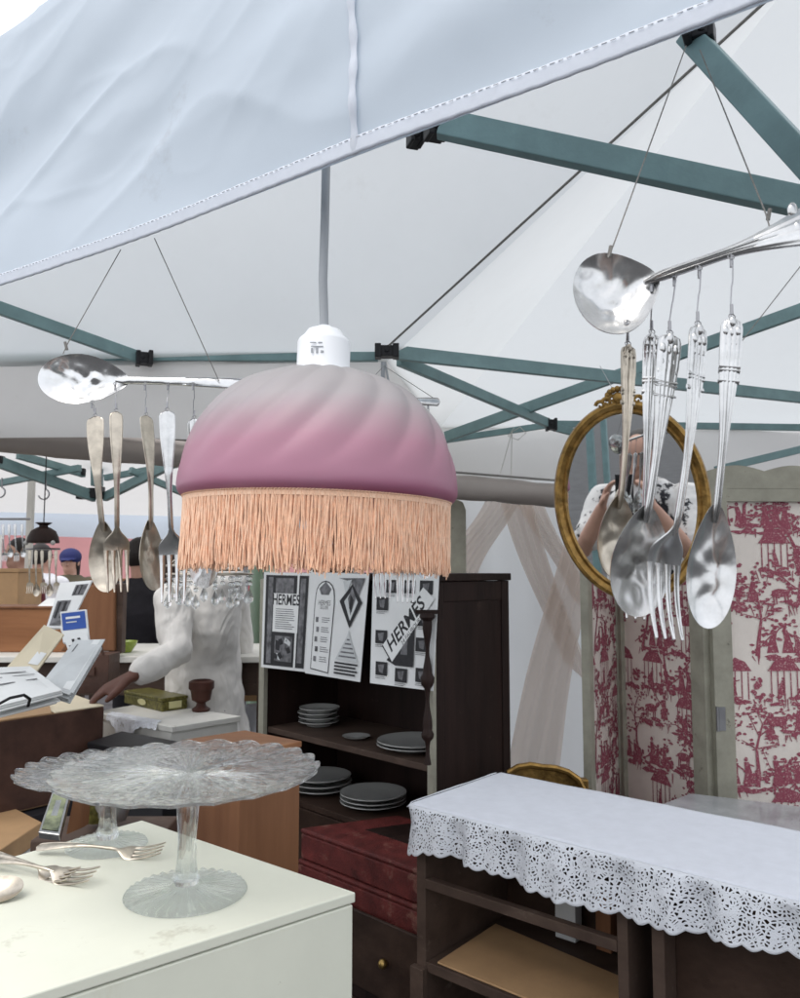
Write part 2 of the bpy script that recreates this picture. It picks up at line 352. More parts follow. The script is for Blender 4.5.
# ================================================================ MAIN TENT
HZ = CH + .38                                   # height of the front hem
hemL, hemR = Z(0, 285, HZ), Z(760, 6, HZ)
hd = (hemR - hemL).normalized(); hn = V((hd.y, -hd.x, 0)); hn = hn if hn.y < 0 else -hn     # outward, towards the lens
tent = thing('market_tent', (.5, 1.6, 0), 'large white canopy market tent on teal folding frame sheltering the nearest stall', 'tent')
F0 = hemL - hd * 1.1; F1 = hemR + hd * .9
VH = .43
def fold(p, s, a): return noise.noise(V(p) * s) * a
def valfn(u, v):
    p = F0.lerp(F1, u); q = p + V((0, 0, VH * v))
    x = (F1 - F0).length * u
    wv = .022 * math.sin(x * 3.1 + v * 1.7 + .6) * (1 - .5 * v) + fold((x * 1.3, v * 1.6, 3), 1.3, .035)
    # creases running up from the seam
    d = .022 * math.exp(-((x - 2.05 - .9 * v) / .10) ** 2) - .020 * math.exp(-((x - 1.85 - 1.1 * v) / .12) ** 2)
    d = d * .7 + .013 * noise.noise(V((x * 2.2 - v * 1.6, v * 1.8, 9)) * 1.6) + .004 * noise.noise(V((x * 7 - v * 4, v * 4, 5)) * 1.3)
    rd = 1 - abs(noise.noise(V((x * 3.1 - v * 1.4, v * 1.6 + x * .5, 21)))) * 5; d += .0042 * max(0, rd) ** 2
    rd = 1 - abs(noise.noise(V((x * 6.5 - v * 1.2, v * 3.2 + x, 41)))) * 5; d += .0014 * max(0, rd) ** 2
    return q + hn * (wv * (.25 + .75 * min(1, v * 3)) + d * min(1, v * 4)) - hn * (.05 * v * v)
MB().grid(valfn, 420, 100).build('front_valance', 'valance', tent, smooth=True)
mb = MB()
mb.grid(lambda u, v: F0.lerp(F1, u) + V((0, 0, -.001 + .016 * v)) + (valfn(u, .05) - F0.lerp(F1, u) - V((0,0,VH*.05))) + hn * (.003 + .0004 * math.sin(u * 900)), 900, 5)
mb.build('hem', 'hem', tent, solid=.0018)
mb = MB()                                        # stitching along the hem
n = 420
for i in range(n):
    a = F0.lerp(F1, (i + .1) / n) ; b = F0.lerp(F1, (i + .7) / n); off = (valfn((i + .4) / n, .05) - F0.lerp(F1, (i + .4) / n) - V((0,0,VH*.05))) + hn * .0045 + V((0,0,.0135))
    mb.bar(a + off, b + off, .00045, .00045)
mb.build('hem_stitching', 'cord', tent)
# upright gathered seam of the valance
ps = Z(352, 152, HZ); us = ((ps - F0).dot(hd)) / (F1 - F0).length
mb = MB(); pts = [valfn(us + .0008 * math.sin(i * .2), i / 50) + hn * .004 for i in range(51)]
mb.loft(pts, [.0042 + .0008 * math.sin(i * 1.55) for i in range(51)], [.0020 + .0012 * math.sin(i * 1.55) for i in range(51)], hd, 10)
mb.build('valance_seam', 'hem', tent)
# roof: left and right planes that meet in a hip rising from the far hub to the peak
A0 = W(-420, 372, 2.3); HUB = W(387, 362, 2.25); PK = W(800, -30, 1.75)
EC = W(440, 428, 3.25); ED = W(1150, 436, 3.25)
TL = F0 + V((0, 0, VH)) - hn * .05; TR = F1 + V((0, 0, VH)) - hn * .05
PL = V((-1.3, 1.75, 2.62))
def quadgrid(mb, a, b, c, d, n=40, m=24, sag=.03, s=1.2, seed=0):
    a, b, c, d = map(V, (a, b, c, d)); nn = (b - a).cross(d - a).normalized()
    def f(u, v):
        p = a.lerp(b, u).lerp(d.lerp(c, u), v); e = min(1, 6 * min(u, 1 - u)) * min(1, 6 * min(v, 1 - v))
        return p - V((0, 0, sag * 4 * u * (1 - u) * v * (1 - v) * 1.5)) + nn * noise.noise(p * 2.2 + V((seed, 0, 0))) * .02 * e
    mb.grid(f, n, m)
mb = MB()
quadgrid(mb, A0, HUB, PK, PL, seed=1)
quadgrid(mb, HUB, EC, PK, PK, 20, 24, seed=2)
quadgrid(mb, EC, ED, PK + V((.6,0,-.1)), PK, seed=3)
quadgrid(mb, PL, PK, TR, TL, seed=4)
quadgrid(mb, A0, PL, TL, F0 + V((-.6, .2, VH)), 10, 10, 0, seed=5)
quadgrid(mb, ED, PK + V((.6, 0, -.1)), TR, TR + V((1.2, .8, 0)), 20, 20, seed=6)
mb.build('canopy', 'canopy', tent)
def inner_val(mb, a, b, h, seed, amp=.015):
    a, b = V(a), V(b); t = (b - a).normalized(); nn = V((t.y, -t.x, 0)); L = (b - a).length
    mb.grid(lambda u, v: a.lerp(b, u) + V((0, 0, .02 - (h + .02) * v - .012 * math.sin(u * 7 + seed) * v)) + nn * (amp * noise.noise(V((u * L * 3, v, seed))) + .02 * math.sin(u * L * 4 + seed) * v), 80, 10)
for a, b, h, sd_ in ((A0, HUB, .22, 1), (HUB, EC, .2, 2), (EC, ED, .22, 3)):
    mb = MB(); inner_val(mb, a, b, h, sd_); mb.build('inner_valance', 'canopy2', tent)
# rolled up side wall under the far valance
mb = MB(); rp_ = [W(-350, 418, 2.3), W(0, 438, 2.36), W(220, 458, 2.5), W(440, 486, 2.75), W(600, 499, 3.0), W(760, 512, 3.2)]
mb.loft(wires(rp_, 12), .043, .043, (0, 0, 1), 18, rf=lambda th, t: 1 + .05 * math.sin(th * 3 + t * 40) + .04 * math.sin(t * 130))
mb.build('rolled_side_wall', 'roll', tent)
mb = MB(); mb.tube([W(-350, 405, 2.26), W(0, 424, 2.32), W(220, 443, 2.46), W(440, 471, 2.71), W(600, 484, 2.96)], .004, 6); mb.build('tie_cord', 'rope', tent)
# hip cord
mb = MB(); mb.tube(wires([W(384, 350, 2.2), W(765, 2, 1.35)]), .0030, 6); mb.build('ridge_cord', 'rope', tent)
mb = MB(); mb.tube([W(384, 362, 2.18), W(379, 395, 2.17), W(392, 400, 2.17), W(385, 362, 2.18)], .003, 6); mb.tube([W(383,362,2.18), W(383,384,2.18)], .006, 8); mb.build('hanging_loop', 'cord', tent)
# frame members: (from px, py, distance) -> (to ...), width, height
def strut(p, q, a, b, up=(0,0,1), parent=tent):
    return MB().bar(W(*p), W(*q), a, b, up).build('strut', 'teal', parent, bevel=.0015)
strut((440, 124, 1.02), (830, 208, .98), .018, .036)
strut((688, 34, .86), (830, 188, .74), .018, .026)
strut((-60, 287, 2.0), (140, 358, 2.25), .02, .034)
strut((150, 360, 2.28), (215, 386, 2.4), .02, .030)
strut((-40, 357, 2.28), (378, 357, 2.24), .02, .026)
strut((397, 353, 2.24), (840, 402, 3.0), .02, .040)
strut((399, 360, 2.28), (552, 425, 3.0), .02, .034)
strut((446, 437, 3.06), (830, 300, 2.3), .02, .040)
strut((440, 441, 3.14), (556, 424, 3.13), .02, .024)
strut((556, 424, 3.15), (830, 428, 3.15), .02, .026)
strut((553, 427, 3.05), (640, 450, 3.1), .02, .028)
strut((715, 470, 3.08), (840, 440, 3.0), .02, .028)
def joint(px, py, d, s, parent=tent, rz=0):
    c = W(px, py, d); mb = MB(); mb.box(c, s, rotz(rz)); mb.box(c + V((-s[0] * .5, -.006, 0)), (s[0] * .35, s[1] * .9, s[2] * 1.3), rotz(rz)); mb.box(c + V((s[0] * .5, -.006, 0)), (s[0] * .35, s[1] * .9, s[2] * 1.3), rotz(rz))
    mb.loft([c + V((0, -s[1] * .5 - .004, 0)), c + V((0, s[1] * .5, 0))], .006, .006, n=10)
    return mb.build('joint_bracket', 'black', parent, bevel=.002)
joint(387, 352, 2.2, (.05, .04, .03)); joint(145, 359, 2.24, (.035, .04, .032), rz=.4); joint(551, 425, 2.98, (.03, .04, .036)); joint(437, 131, 1.03, (.022, .03, .02), rz=.3)
joint(416, 139, 1.08, (.016, .03, .018), rz=.3); joint(697, 36, .85, (.026, .03, .018), rz=-.5)
# tent legs outside the view
for p in ((F1.x + .1, F1.y + .1), (ED.x + .2, ED.y), (A0.x - .1, A0.y), (F0.x - .4, F0.y + .3)):
    MB().bar((p[0], p[1], 0), (p[0], p[1], 2.05), .04, .04, (0, 1, 0)).build('leg', 'teal', tent, bevel=.003)
# white string tied to the far strut
mb = MB(); mb.tube([W(512, 432, 3.0), W(500, 474, 3.0)], .0018, 5); mb.tube([W(512, 432, 3.0), W(511, 485, 3.0)], .0018, 5)
mb.tube([W(512,432,3.0), W(520,427,2.98), W(526,433,2.98), W(518,440,2.98), W(508,436,2.98), W(514,428,2.98)], .0018, 5); tag(mb.build('knotted_string', 'whitewood'), 'loose white string knotted round the far teal strut', 'string')

# white side wall at the back with sheer drape
mb = MB(); wa, wb = W(436, 600, 3.5), W(700, 600, 3.4); wa.z = wb.z = 0
mb.grid(lambda u, v: wa.lerp(wb, u) + V((0, 0, .02 + 2.0 * v)) + V((0, -1, 0)) * (.02 * math.sin(u * 17 + v * 2) + .012 * noise.noise(V((u * 12, v * 3, 0)))), 90, 40)
tag(mb.build('side_wall', M['canopy']), 'white fabric side wall hanging behind the dark cabinet and screen', 'tent wall')
sheer = cloth('sheer_beige_drape', (.70,.60,.53), .5, .05, .2, 20)
_n = sheer.node_tree.nodes; _l = sheer.node_tree.links; _t = _n.new('ShaderNodeBsdfTransparent'); _m = _n.new('ShaderNodeMixShader'); _m.inputs[0].default_value = .28
_s = _n['Material Output'].inputs[0].links[0].from_socket; _l.new(_s, _m.inputs[1]); _l.new(_t.outputs[0], _m.inputs[2]); _l.new(_m.outputs[0], _n['Material Output'].inputs[0])
dr = thing('sheer_drape', W(510, 770, 3.3), 'sheer beige drape tied up and hanging diagonally on white wall', 'drape')
def drape(p0, p1, q0, q1, d, seed, m='sheer'):
    a, b, c, e = W(*p0, d), W(*p1, d), W(*q0, d), W(*q1, d)
    mb = MB(); mb.grid(lambda u, v: a.lerp(b, u).lerp(c.lerp(e, u), v) + V((.012 * math.sin(v * 5 + seed), -.016 * math.sin(u * 19 + v * 2 + seed) - .02 * math.sin(v * 3.1), 0)), 60, 30); mb.build('fold', sheer, dr)
drape((483, 500), (517, 500), (440, 575), (478, 575), 3.22, 1)
drape((560, 545), (592, 560), (505, 770), (558, 770), 3.26, 2)
drape((498, 495), (530, 495), (560, 660), (592, 690), 3.30, 3)
drape((515, 495), (545, 500), (572, 600), (596, 620), 3.34, 4)

# ================================================================ PENDANT LAMP
LD = .80; LC = W(323, 376, LD); s1 = LD / F * 1.0
lamp = thing('pendant_lamp', W(322, 565, LD), 'pendant lamp of swirled frosted pink and white glass with apricot fringe', 'lamp')
tilt = Matrix.Rotation(R(1.4), 3, 'Y')
prof = [(.024,.0), (.045,.001), (.062,-.005), (.082,-.013), (.100,-.026), (.114,-.042), (.125,-.060), (.1325,-.078), (.1370,-.095), (.1390,-.108), (.1385,-.116), (.1345,-.121), (.130,-.1225)]
prof = [(a_, b_ * 1.055) for a_, b_ in prof]
# finer profile
pr = []
for i in range(len(prof) - 1):
    for k in range(4): pr.append(tuple(prof[i][j] + (prof[i + 1][j] - prof[i][j]) * k / 4 for j in (0, 1)))
pr.append(prof[-1])
for _ in range(3): pr = [pr[0]] + [tuple((pr[i-1][j] + 2 * pr[i][j] + pr[i+1][j]) / 4 for j in (0, 1)) for i in range(1, len(pr) - 1)] + [pr[-1]]
def swirl(th, i, r, z):
    t = min(1, -z / .11); ph = 17 * th + 12 * t
    s = abs(math.sin(ph / 2)); a = .0036 * math.sin(math.pi * min(1, t * .9 + .12)) ** .8
    return r + a * (s - .6), z + a * .5 * (s - .6)
mb = MB(); mb.lathe(pr + [(r - .003, z) for r, z in reversed(pr)], 340, swirl, LC, tilt, close=True); shade = mb.build('glass_shade', 'shade', lamp)
mb = MB(); mb.lathe([(.0, .044), (.006, .052), (.009, .050), (.017, .047), (.021, .041), (.0255, .037), (.027, .034), (.027, .006), (.0275, .005), (.033, .002), (.034, -.002), (.025, -.003)], 40, None, LC, tilt)
sock = mb.build('socket', 'white_pl', lamp)
mb = MB(); c0 = LC + tilt @ V((0, 0, .0)); q = LC + tilt @ V((-.004, -.0272, .023))
for dx, dz, wx, wz in ((-.004,.004,.006,.001), (.003,.004,.004,.001), (0,0,.012,.001), (-.005,-.004,.002,.005), (.0,-.004,.002,.005), (.005,-.005,.003,.002)): mb.box(q + V((dx, 0, dz)), (wx, .0006, wz))
mb.build('moulded_mark', 'cord', sock)
mb = MB(); topc = W(327, 120, LD + .02); mb.tube(wires([LC + V((.001, 0, .048)), W(323, 280, LD), W(325, 215, LD + .005), topc, W(329, 40, LD + .05), W(331, -60, LD + .12)], 6), .0046, 12); mb.build('cord', 'cord', lamp)
# braid and fringe
mb = MB(); rb = .1305
def ringp(th, z, r=rb): return LC + tilt @ V((r * math.cos(th), r * math.sin(th), z))
mb.lathe([(rb - .002, -.1255), (rb + .0015, -.1255), (rb + .0015, -.1335), (rb - .002, -.1335)], 120, None, LC, tilt, close=True)
for k in range(2):
    pts = []
    for i in range(1401):
        th = 2 * math.pi * i / 1400; pts.append(ringp(th, -.1275 + .0011 * math.sin(th * 130 + k * math.pi), rb + .0019 + .0004 * math.cos(th * 130 + k * math.pi)))
    mb.tube(pts, .0009, 5)
fr = mb.build('fringe_braid', 'fringe', lamp)
mb = MB(); rnd = random.Random(3)
for i in range(1500):
    th = 2 * math.pi * i / 1500 + rnd.uniform(-.006, .006); L = rnd.gauss(.0655, .0026); sw = rnd.gauss(0, .022) + .045 * noise.noise(V((math.cos(th) * 9, math.sin(th) * 9, 2))) ; ro = rnd.uniform(-.003, .002); pts = []
    for k in range(8):
        t = k / 7; pts.append(ringp(th + sw * t * t + .006 * math.sin(t * 6 + i), -.130 - L * t, rb + ro * t + .0012 * math.sin(t * 5 + i * 1.7)))
    mb.tube(pts, [rnd.uniform(.0006, .00095) * (1 - .25 * k / 7) for k in range(8)], 4)
mb.build('fringe_strands', 'fringe', fr)

# ================================================================ CUTLERY
def frame(top, dirdown, face):
    z = -V(dirdown).normalized(); y = V(face); y = (y - z * y.dot(z)).normalized(); x = y.cross(z)
    m = Matrix((x, y, z)).transposed(); t = V(top); return lambda x_, y_, z_: t + m @ V((x_, y_, z_))
def cutlery(mb, T, kind, L, bw, bl, hw=.018, nw=.006, ornate=0, th=.0016, bump=.0, seed=0, tines=4, bend=.003):
    # local: z runs down from 0 to -L, x is width, y points to the face
    hl = L - bl; n = 44; P = []
    N = 40; rings = []
    for i in range(n + 1):
        t = i / n
        q = max(0, min(1, (t - .10) / .62)); q = q * q * (3 - 2 * q); wd = hw * .5 * (1 - q) + nw * .46 * q
        if t < .05: wd *= math.sqrt(max(0, 1 - (1 - t / .05) ** 2))
        wd = max(wd, .0006); tt = th * (1 + .9 * t) * (1 - .6 * max(0, t - .9) / .1)
        y0 = bend * math.sin(t * math.pi * 1.1) - .003 * t
        for j in range(N):
            a = 2 * math.pi * j / N; c_, s_ = math.cos(a), math.sin(a)
            g = 0
            if s_ > .1:
                if ornate: g = .0007 * abs(math.sin(c_ * 7.5)) + (.0006 * abs(math.sin(t * 75)) if t < .19 else 0)
                else: g = -.0006 * (1 if abs(c_) < .72 and t < .5 else 0)
            rings.append(T(wd * c_ * (1 - .55 * max(0, t - .94) / .06), y0 + tt * s_ + g - .0012 * max(0, t - .94) / .06, -t * (hl + bl * .06)))
    fs = [(i * N + j, i * N + (j + 1) % N, (i + 1) * N + (j + 1) % N, (i + 1) * N + j) for i in range(n) for j in range(N)] + [tuple(reversed(range(N))), tuple(range(n * N, (n + 1) * N))]
    mb.add(rings, fs)
    if ornate:
        for (x, z, r) in ((0,-.004,.0035), (-.005,-.012,.0032), (.005,-.012,.0032), (0,-.013,.003), (-.0045,-.022,.0026), (.0045,-.022,.0026), (0,-.022,.0024), (0, -.030, .002), (-.006,-.029,.0018), (.006,-.029,.0018)):
            f = hw / .018; mb.ball(T(x * f, .0014 + bend * .25, z * f), (r * f * .8, r * f * .4, r * f * 1.25), 12, 8)
        for zz in (-.036, -.0385, -.046): mb.loft([T(-hw * .47, bend * .4 + .0012, zz), T(hw * .47, bend * .4 + .0012, zz)], .0009, .0018, n=8)
    yb = bend * math.sin(math.pi * 1.1) - .003
    if kind == 'spoon':
        dep = bw * .18; A, B = 14, 40; vs = []
        for side in (0, 1):
            for a in (range(A + 1) if side == 0 else reversed(range(A + 1))):
                r = a / A
                for j in range(B):
                    f = 2 * math.pi * j / B; cf = math.cos(f); x = r * math.sin(f) * bw / 2 * (1 - .14 * max(0, cf) + .06 * max(0, -cf)); z = -hl - bl / 2 + r * cf * bl / 2 + r * bl * .09 * max(0, cf) ** 7
                    y = yb - dep * (1 - r * r) - (.0011 if side else 0) + bump * math.sqrt(max(0, 1 - r * r)) * noise.noise(V((x * 90, z * 90, seed)))
                    vs.append(T(x, y + .006 * (1 - (z + hl) / -bl) * 0, z + .002))
        K = 2 * (A + 1); fs = [(i * B + j, i * B + (j + 1) % B, (i + 1) * B + (j + 1) % B, (i + 1) * B + j) for i in range(K - 1) for j in range(B)]
        mb.add(vs, fs)
    else:
        hr = bl * .34; k = 16; pts = []; rx = []
        for i in range(k + 1):
            t = i / k; q = math.sin(min(1, t / .72) * math.pi / 2) ** 1.7; pts.append(T(0, yb - bl * .10 * math.sin(t * 1.5), -hl + .002 - hr * t)); rx.append(nw * .5 * (1 - q) + bw * .5 * q * (1 - .05 * max(0, t - .7)))
        x0 = T(1, 0, 0) - T(0, 0, 0); mb.loft(pts, rx, [.0013] * (k + 1), x0, 18)
        tl = bl - hr
        for i in range(tines):
            x = (i - (tines - 1) / 2) * bw / tines * 1.06; pts = []; r1 = []
            for j in range(9):
                t = j / 8; pts.append(T(x * (1 - .06 * t), yb - bl * .10 * math.cos(t * 1.5) + bl * .05 * t * t, -hl - hr + .002 - tl * t)); r1.append(bw / tines * (.46 - .14 * min(1, t * 6)) * (1 - .6 * t ** 2.5))
            mb.loft(pts, r1, [.0011] * 9, x0, 8)
def chime(root, items, d0):
    for it in items:
        px, py, qx, qy, d, kind, bwpx, blpx, hwpx, mt, orn, face, att = it
        p, q = W(px, py, d), W(qx, qy, d); k = d / F; L = (q - p).length
        T = frame(p, q - p, face); mb = MB()
        cutlery(mb, T, kind, L, bwpx * k, blpx * k, hwpx * k, max(5.5, hwpx * .36) * k, orn, th=.0012, bump=.0016 if kind == 'spoon' else 0, seed=px)
        u = mb.build(kind, mt, root, smooth=True)
        ax, ay, ad = att; a = W(ax, ay, ad); mb = MB(); m_ = a.lerp(p, .5)
        mb.tube([a + V((0, 0, .002)), a + V((.0012, 0, -.003)), m_ + V((.001, 0, .004)), m_, p + V((-.001, 0, .004)), p + V((0, .0, -.0015))], .00055, 6)
        for c in (a + V((0, 0, -.004)), p + V((0, 0, .006)), ): mb.loft([c + V((0, 0, .0035)), c - V((0, 0, .0035))], .0012, .0012, n=8)
        for c in (a, p + V((0, 0, .001))):
            mb.tube([c + V((.0022 * math.cos(t), .0022 * math.sin(t) * .6, .0022 * math.sin(t))) for t in [x * math.pi / 5 for x in range(11)]], .0004, 5)
        mb.build('wire_link', 'steel', u)
CG = 'wind chimes made of old cutlery'
# left chime
c1 = thing('cutlery_wind_chime', W(130, 590, .95), 'cutlery wind chime left of the lamp, forks and spoons under a hammered serving spoon', 'wind chime', CG)
d = .95; p, q = W(247, 384, d + .02), W(35, 376, d); mb = MB()
cutlery(mb, frame(p, q - p, (0.05, -1, .12)), 'spoon', (q - p).length, 54 * d / F, 84 * d / F, 12 * d / F, 9 * d / F, 0, bump=.004, seed=3, bend=.002)
mb.build('serving_spoon', 'hammer', c1)
mb = MB(); e1 = Z(115, 243, HZ + .01) + V((0, .02, 0)); e2 = Z(149, 231, HZ + .01) + V((0, .02, 0))
mb.tube([e1, W(68, 343, d), W(63, 354, d - .003)], .0006, 5); mb.tube([e2, W(219, 381, d + .01)], .0006, 5)
mb.tube([W(65, 342, d), W(67, 350, d)], .0018, 6); mb.build('hanging_string', 'rope', c1)
f1, f2, f3 = (.45, -1, 0), (-.25, -1, 0), (1.6, -1, 0)
chime(c1, [(95, 416, 104, 594, d, 'spoon', 36, 66, 20, 'tarnish', 0, f2, (92, 402, d)), (116, 411, 118, 594, d - .01, 'fork', 25, 64, 13, 'tarnish', 0, f1, (115, 384, d)),
           (146, 415, 157, 592, d, 'spoon', 32, 66, 17, 'tarnish', 0, f3, (145, 384, d)), (167, 410, 173, 604, d - .02, 'fork', 29, 72, 16, 'silver', 0, (.1, -1, .1), (168, 384, d)),
           (194, 418, 203, 590, d + .01, 'spoon', 34, 62, 15, 'silver', 0, f2, (193, 384, d))], d)
# right chime
d = .57
c2 = thing('cutlery_wind_chime', W(680, 636, d), 'cutlery wind chime at right in front of mirror, ornate fluted handles', 'wind chime', CG)
p, q = W(905, 196, d - .02), W(574, 302, d); mb = MB()
cutlery(mb, frame(p, q - p, (-.15, -1, .2)), 'spoon', (q - p).length, 96 * d / F, 80 * d / F, 66 * d / F, 12 * d / F, 1, bump=.003, seed=8, bend=.002, th=.002)
mb.build('serving_spoon', 'silver', c2)
mb = MB(); mb.tube([W(686, 46, d + .12), W(613, 246, d), W(608, 258, d - .004)], .0006, 5); mb.tube([W(700, 50, d + .12), W(766, 214, d), W(771, 232, d - .004)], .0006, 5)
for a in ((610, 252), (769, 215)): mb.tube([W(a[0] + 1, a[1] - 6, d), W(a[0] - 1, a[1] + 5, d)], .0015, 7)
mb.tube([W(860, 190, d + .05), W(735, 350, d + .05)], .0004, 5)
mb.build('hanging_string', 'rope', c2)
chime(c2, [(628, 345, 620, 582, d + .035, 'spoon', 46, 78, 17, 'tarnish', 1, (.3, -1, 0), (627, 322, d)), (652, 333, 640, 622, d + .02, 'fork', 34, 82, 17, 'silver', 1, (-.2, -1, 0), (651, 282, d)),
           (670, 334, 637, 620, d - .005, 'spoon', 62, 104, 25, 'silver', 1, (.1, -1, .05), (674, 276, d)), (698, 325, 670, 642, d - .02, 'fork', 46, 112, 24, 'silver', 1, (.5, -1, 0), (699, 268, d - .01)),
           (732, 318, 709, 632, d - .03, 'spoon', 48, 116, 22, 'silver', 1, (-.1, -1, 0), (731, 257, d - .02))], d)
# little chime behind the lamp, in front of the posters
d = 1.15
c3 = thing('cutlery_wind_chime', W(398, 602, d), 'small cutlery wind chime half hidden behind the fringe, two forks over posters', 'wind chime', CG)
mb = MB(); p, q = W(440, 402, d), W(345, 400, d); cutlery(mb, frame(p, q - p, (0, -1, .1)), 'spoon', (q - p).length, 30 * d / F, 38 * d / F, 9 * d / F, 6 * d / F, 0, bump=.003); mb.build('serving_spoon', 'silver', c3)
mb = MB(); mb.tube([W(355, 396, d), W(384, 366, d + .3)], .0006, 5); mb.tube([W(435, 399, d), W(384, 366, d + .3)], .0006, 5); mb.build('hanging_string', 'rope', c3)
chime(c3, [(383, 450, 383, 600, d, 'fork', 19, 42, 12, 'silver', 0, (.1, -1, 0), (383, 404, d)), (405, 450, 405, 604, d, 'fork', 20, 44, 12, 'silver', 0, (-.1, -1, 0), (405, 404, d)),
           (428, 446, 424, 580, d, 'spoon', 18, 34, 11, 'silver', 0, (-.1, -1, 0), (428, 404, d))], d)

# ================================================================ CREAM CHEST WITH CAKE STANDS
TZ = Z(185, 893, 0).z; TZ = CH - .352
c = Z(355.5, 892, TZ); b_ = Z(142, 820, TZ); e = b_ + (Z(0, 860, TZ) - b_).normalized() * .55; a_ = c + (Z(20, 998, TZ) - c).normalized() * .62
chest = thing('painted_chest', (-.4, .8, 0), 'tall cream painted chest holding the two glass cake stands', 'chest')
mid = (c + b_ + e + a_) / 4
def ins(p, k): return mid.lerp(p, k)
mb = MB(); mb.prism([c, b_, e, a_], TZ - .011, TZ); mb.build('top', 'chest', chest, bevel=.0015)
mb = MB(); mb.prism([ins(x, .993) for x in (c, b_, e, a_)], .0, TZ - .0125); mb.build('body', 'chest', chest, bevel=.002)
def onT(px, py, z=TZ): return Z(px, py, z)
def cakestand(base, Rp, H, Rf, seed, label, grp='glass cake stands'):
    r = thing('glass_cake_stand', base, label, 'cake stand', grp)
    n = 192; sc = 22
    def pm(th, i, rr, z):
        k = max(0, (rr - Rp * .80) / (Rp * .2)); ph = abs(math.sin(sc * th / 2))
        ra = (.0011 * math.sin(66 * th) + .0009 * math.sin(rr / Rp * 60) * math.sin(33 * th)) * min(1, rr / (Rp * .25)) if rr < Rp * .86 else 0
        star = .0028 * abs(math.sin(6 * th)) * math.sin(min(1, rr / (Rp * .8)) * math.pi)
        return rr + k * (.0065 * ph), z + k * k * (.0035 * ph) + ra * .7 + star
    pf = []
    for i in range(15): t = i / 14; pf.append((.0015 + (Rp - .0015) * t, H + .0015 + .003 * max(0, t - .72) / .28))
    lo = [(x, z - .0038 + .0010 * (x / Rp)) for x, z in pf]
    mb = MB(); mb.lathe(pf + list(reversed(lo)), n, pm, base, None); mb.build('plate', 'pressed', r)
    mb = MB(); pr_ = [(.0005, .010), (.012, .010), (.0145, .016), (.0115, .024), (.0105, .035), (.0095, .055), (.0125, H - .030), (.015, H - .020), (.012, H - .014), (.021, H - .009), (.022, H - .0045), (.0005, H - .0042)]
    mb.lathe(pr_, 48, lambda th, i, rr, z: (rr * (1 + .035 * math.cos(8 * th)), z), base); mb.build('stem', 'glass', r)
    mb = MB(); pf = [(.0005, .0095), (.013, .0092), (.022, .0078), (.035, .0060), (Rf * .85, .0042), (Rf * .97, .0034), (Rf, .0015), (Rf * .98, .0003), (Rf * .3, .0012), (.0005, .0014)]
    mb.lathe(pf, 144, lambda th, i, rr, z: (rr, z + (.0016 * math.sin(34 * th) * (rr > .02) if 2 <= i <= 5 else 0)), base); mb.build('foot', 'glass', r)
    return r
b1 = onT(186, 893); k1 = b1.y / F
plz = W(186, 772, b1.y).z - b1.z
cakestand(b1, 122 * k1, plz - .002, 58 * k1, 1, 'larger front glass cake stand with scalloped pressed plate, nearest the chest corner')
b2 = onT(107, 846); k2 = b2.y / F
cakestand(b2, 82 * k2, W(107, 772, b2.y).z - b2.z, 38 * k2, 2, 'smaller glass cake stand behind the large one, on chest back')
def lying(px0, py0, px1, py1, kind, bw, bl, hw, lab, mt='tarnish', lift=.004, roll=0):
    p, q = onT(px0, py0) + V((0, 0, lift + .004)), onT(px1, py1) + V((0, 0, lift + .012)); mb = MB()
    cutlery(mb, frame(p, q - p, (roll, -.5, 1)), kind, (q - p).length, bw, bl, hw, hw * .35, 0, bend=.0045, th=.0011, bump=.0)
    tag(mb.build('table_' + kind, mt), lab, kind, 'loose cutlery on the cream chest')
lying(36, 854, 164, 860, 'fork', .022, .060, .013, 'single silver fork lying beside the small cake stand')
lying(-22, 868, 95, 888, 'fork', .026, .064, .013, 'silver fork on the chest, its tines overlapping the fork behind', lift=.005)
lying(-30, 856, 74, 886, 'fork', .025, .062, .013, 'silver fork lying under the crossed fork at left', lift=.003)
lying(-90, 905, 24, 898, 'spoon', .036, .056, .012, 'silver spoon bowl at the left edge of the chest top')

# ================================================================ LACE COVERED BOOKCASE
BZ = .95; FL = V((.054, 1.73, 0)); bu = V((.757, -.653, 0)).normalized(); bv = V((-bu.y, bu.x, 0)); BL, BD = 1.3, .335; FL = FL - bu * .04
bc = thing('open_bookcase', FL, 'weathered brown open bookcase under the white lace cloth', 'bookcase')
def bl_(u, v, z): return FL + bu * u + bv * v + V((0, 0, z))
def board(u0, u1, v0, v1, z0, z1, name, m='greywood', parent=bc):
    mb = MB(); mb.slab([bl_(u0, v0, z0), bl_(u1, v0, z0), bl_(u1, v1, z0), bl_(u0, v1, z0)], (0, 0, z1 - z0)); return mb.build(name, m, parent, bevel=.0015)
def uz(px, py, v=0):
    h = hit(px, py, FL + bv * v, bv); return (h - FL).dot(bu), h.z
T0 = BZ - .004
board(.002, BL, .0, BD, T0 - .022, T0, 'top')
board(.010, .034, .006, BD - .02, 0, T0 - .0225, 'side_panel', 'greywood')
ud = uz(615, 900)[0]; ud2 = uz(655, 900)[0]
board(ud, ud + .02, .004, BD - .02, 0, T0 - .0225, 'divider', 'greywood')
board(ud2 - .01, ud2 + .012, .004, BD - .02, 0, T0 - .0225, 'divider', 'greywood')
board(BL - .03, BL - .006, .006, BD - .02, 0, T0 - .0225, 'side_panel', 'greywood')
zr = uz(460, 893)[1]; board(.0345, ud - .0005, .004, .022, zr - .016, zr + .004, 'rail')
zs = uz(447, 972)[1]; board(.0345, ud - .0005, .006, BD - .022, zs - .02, zs, 'shelf', 'greywood')
board(ud2 + .0125, BL - .031, .05, BD - .022, zs - .03, zs - .008, 'shelf', 'darkx')
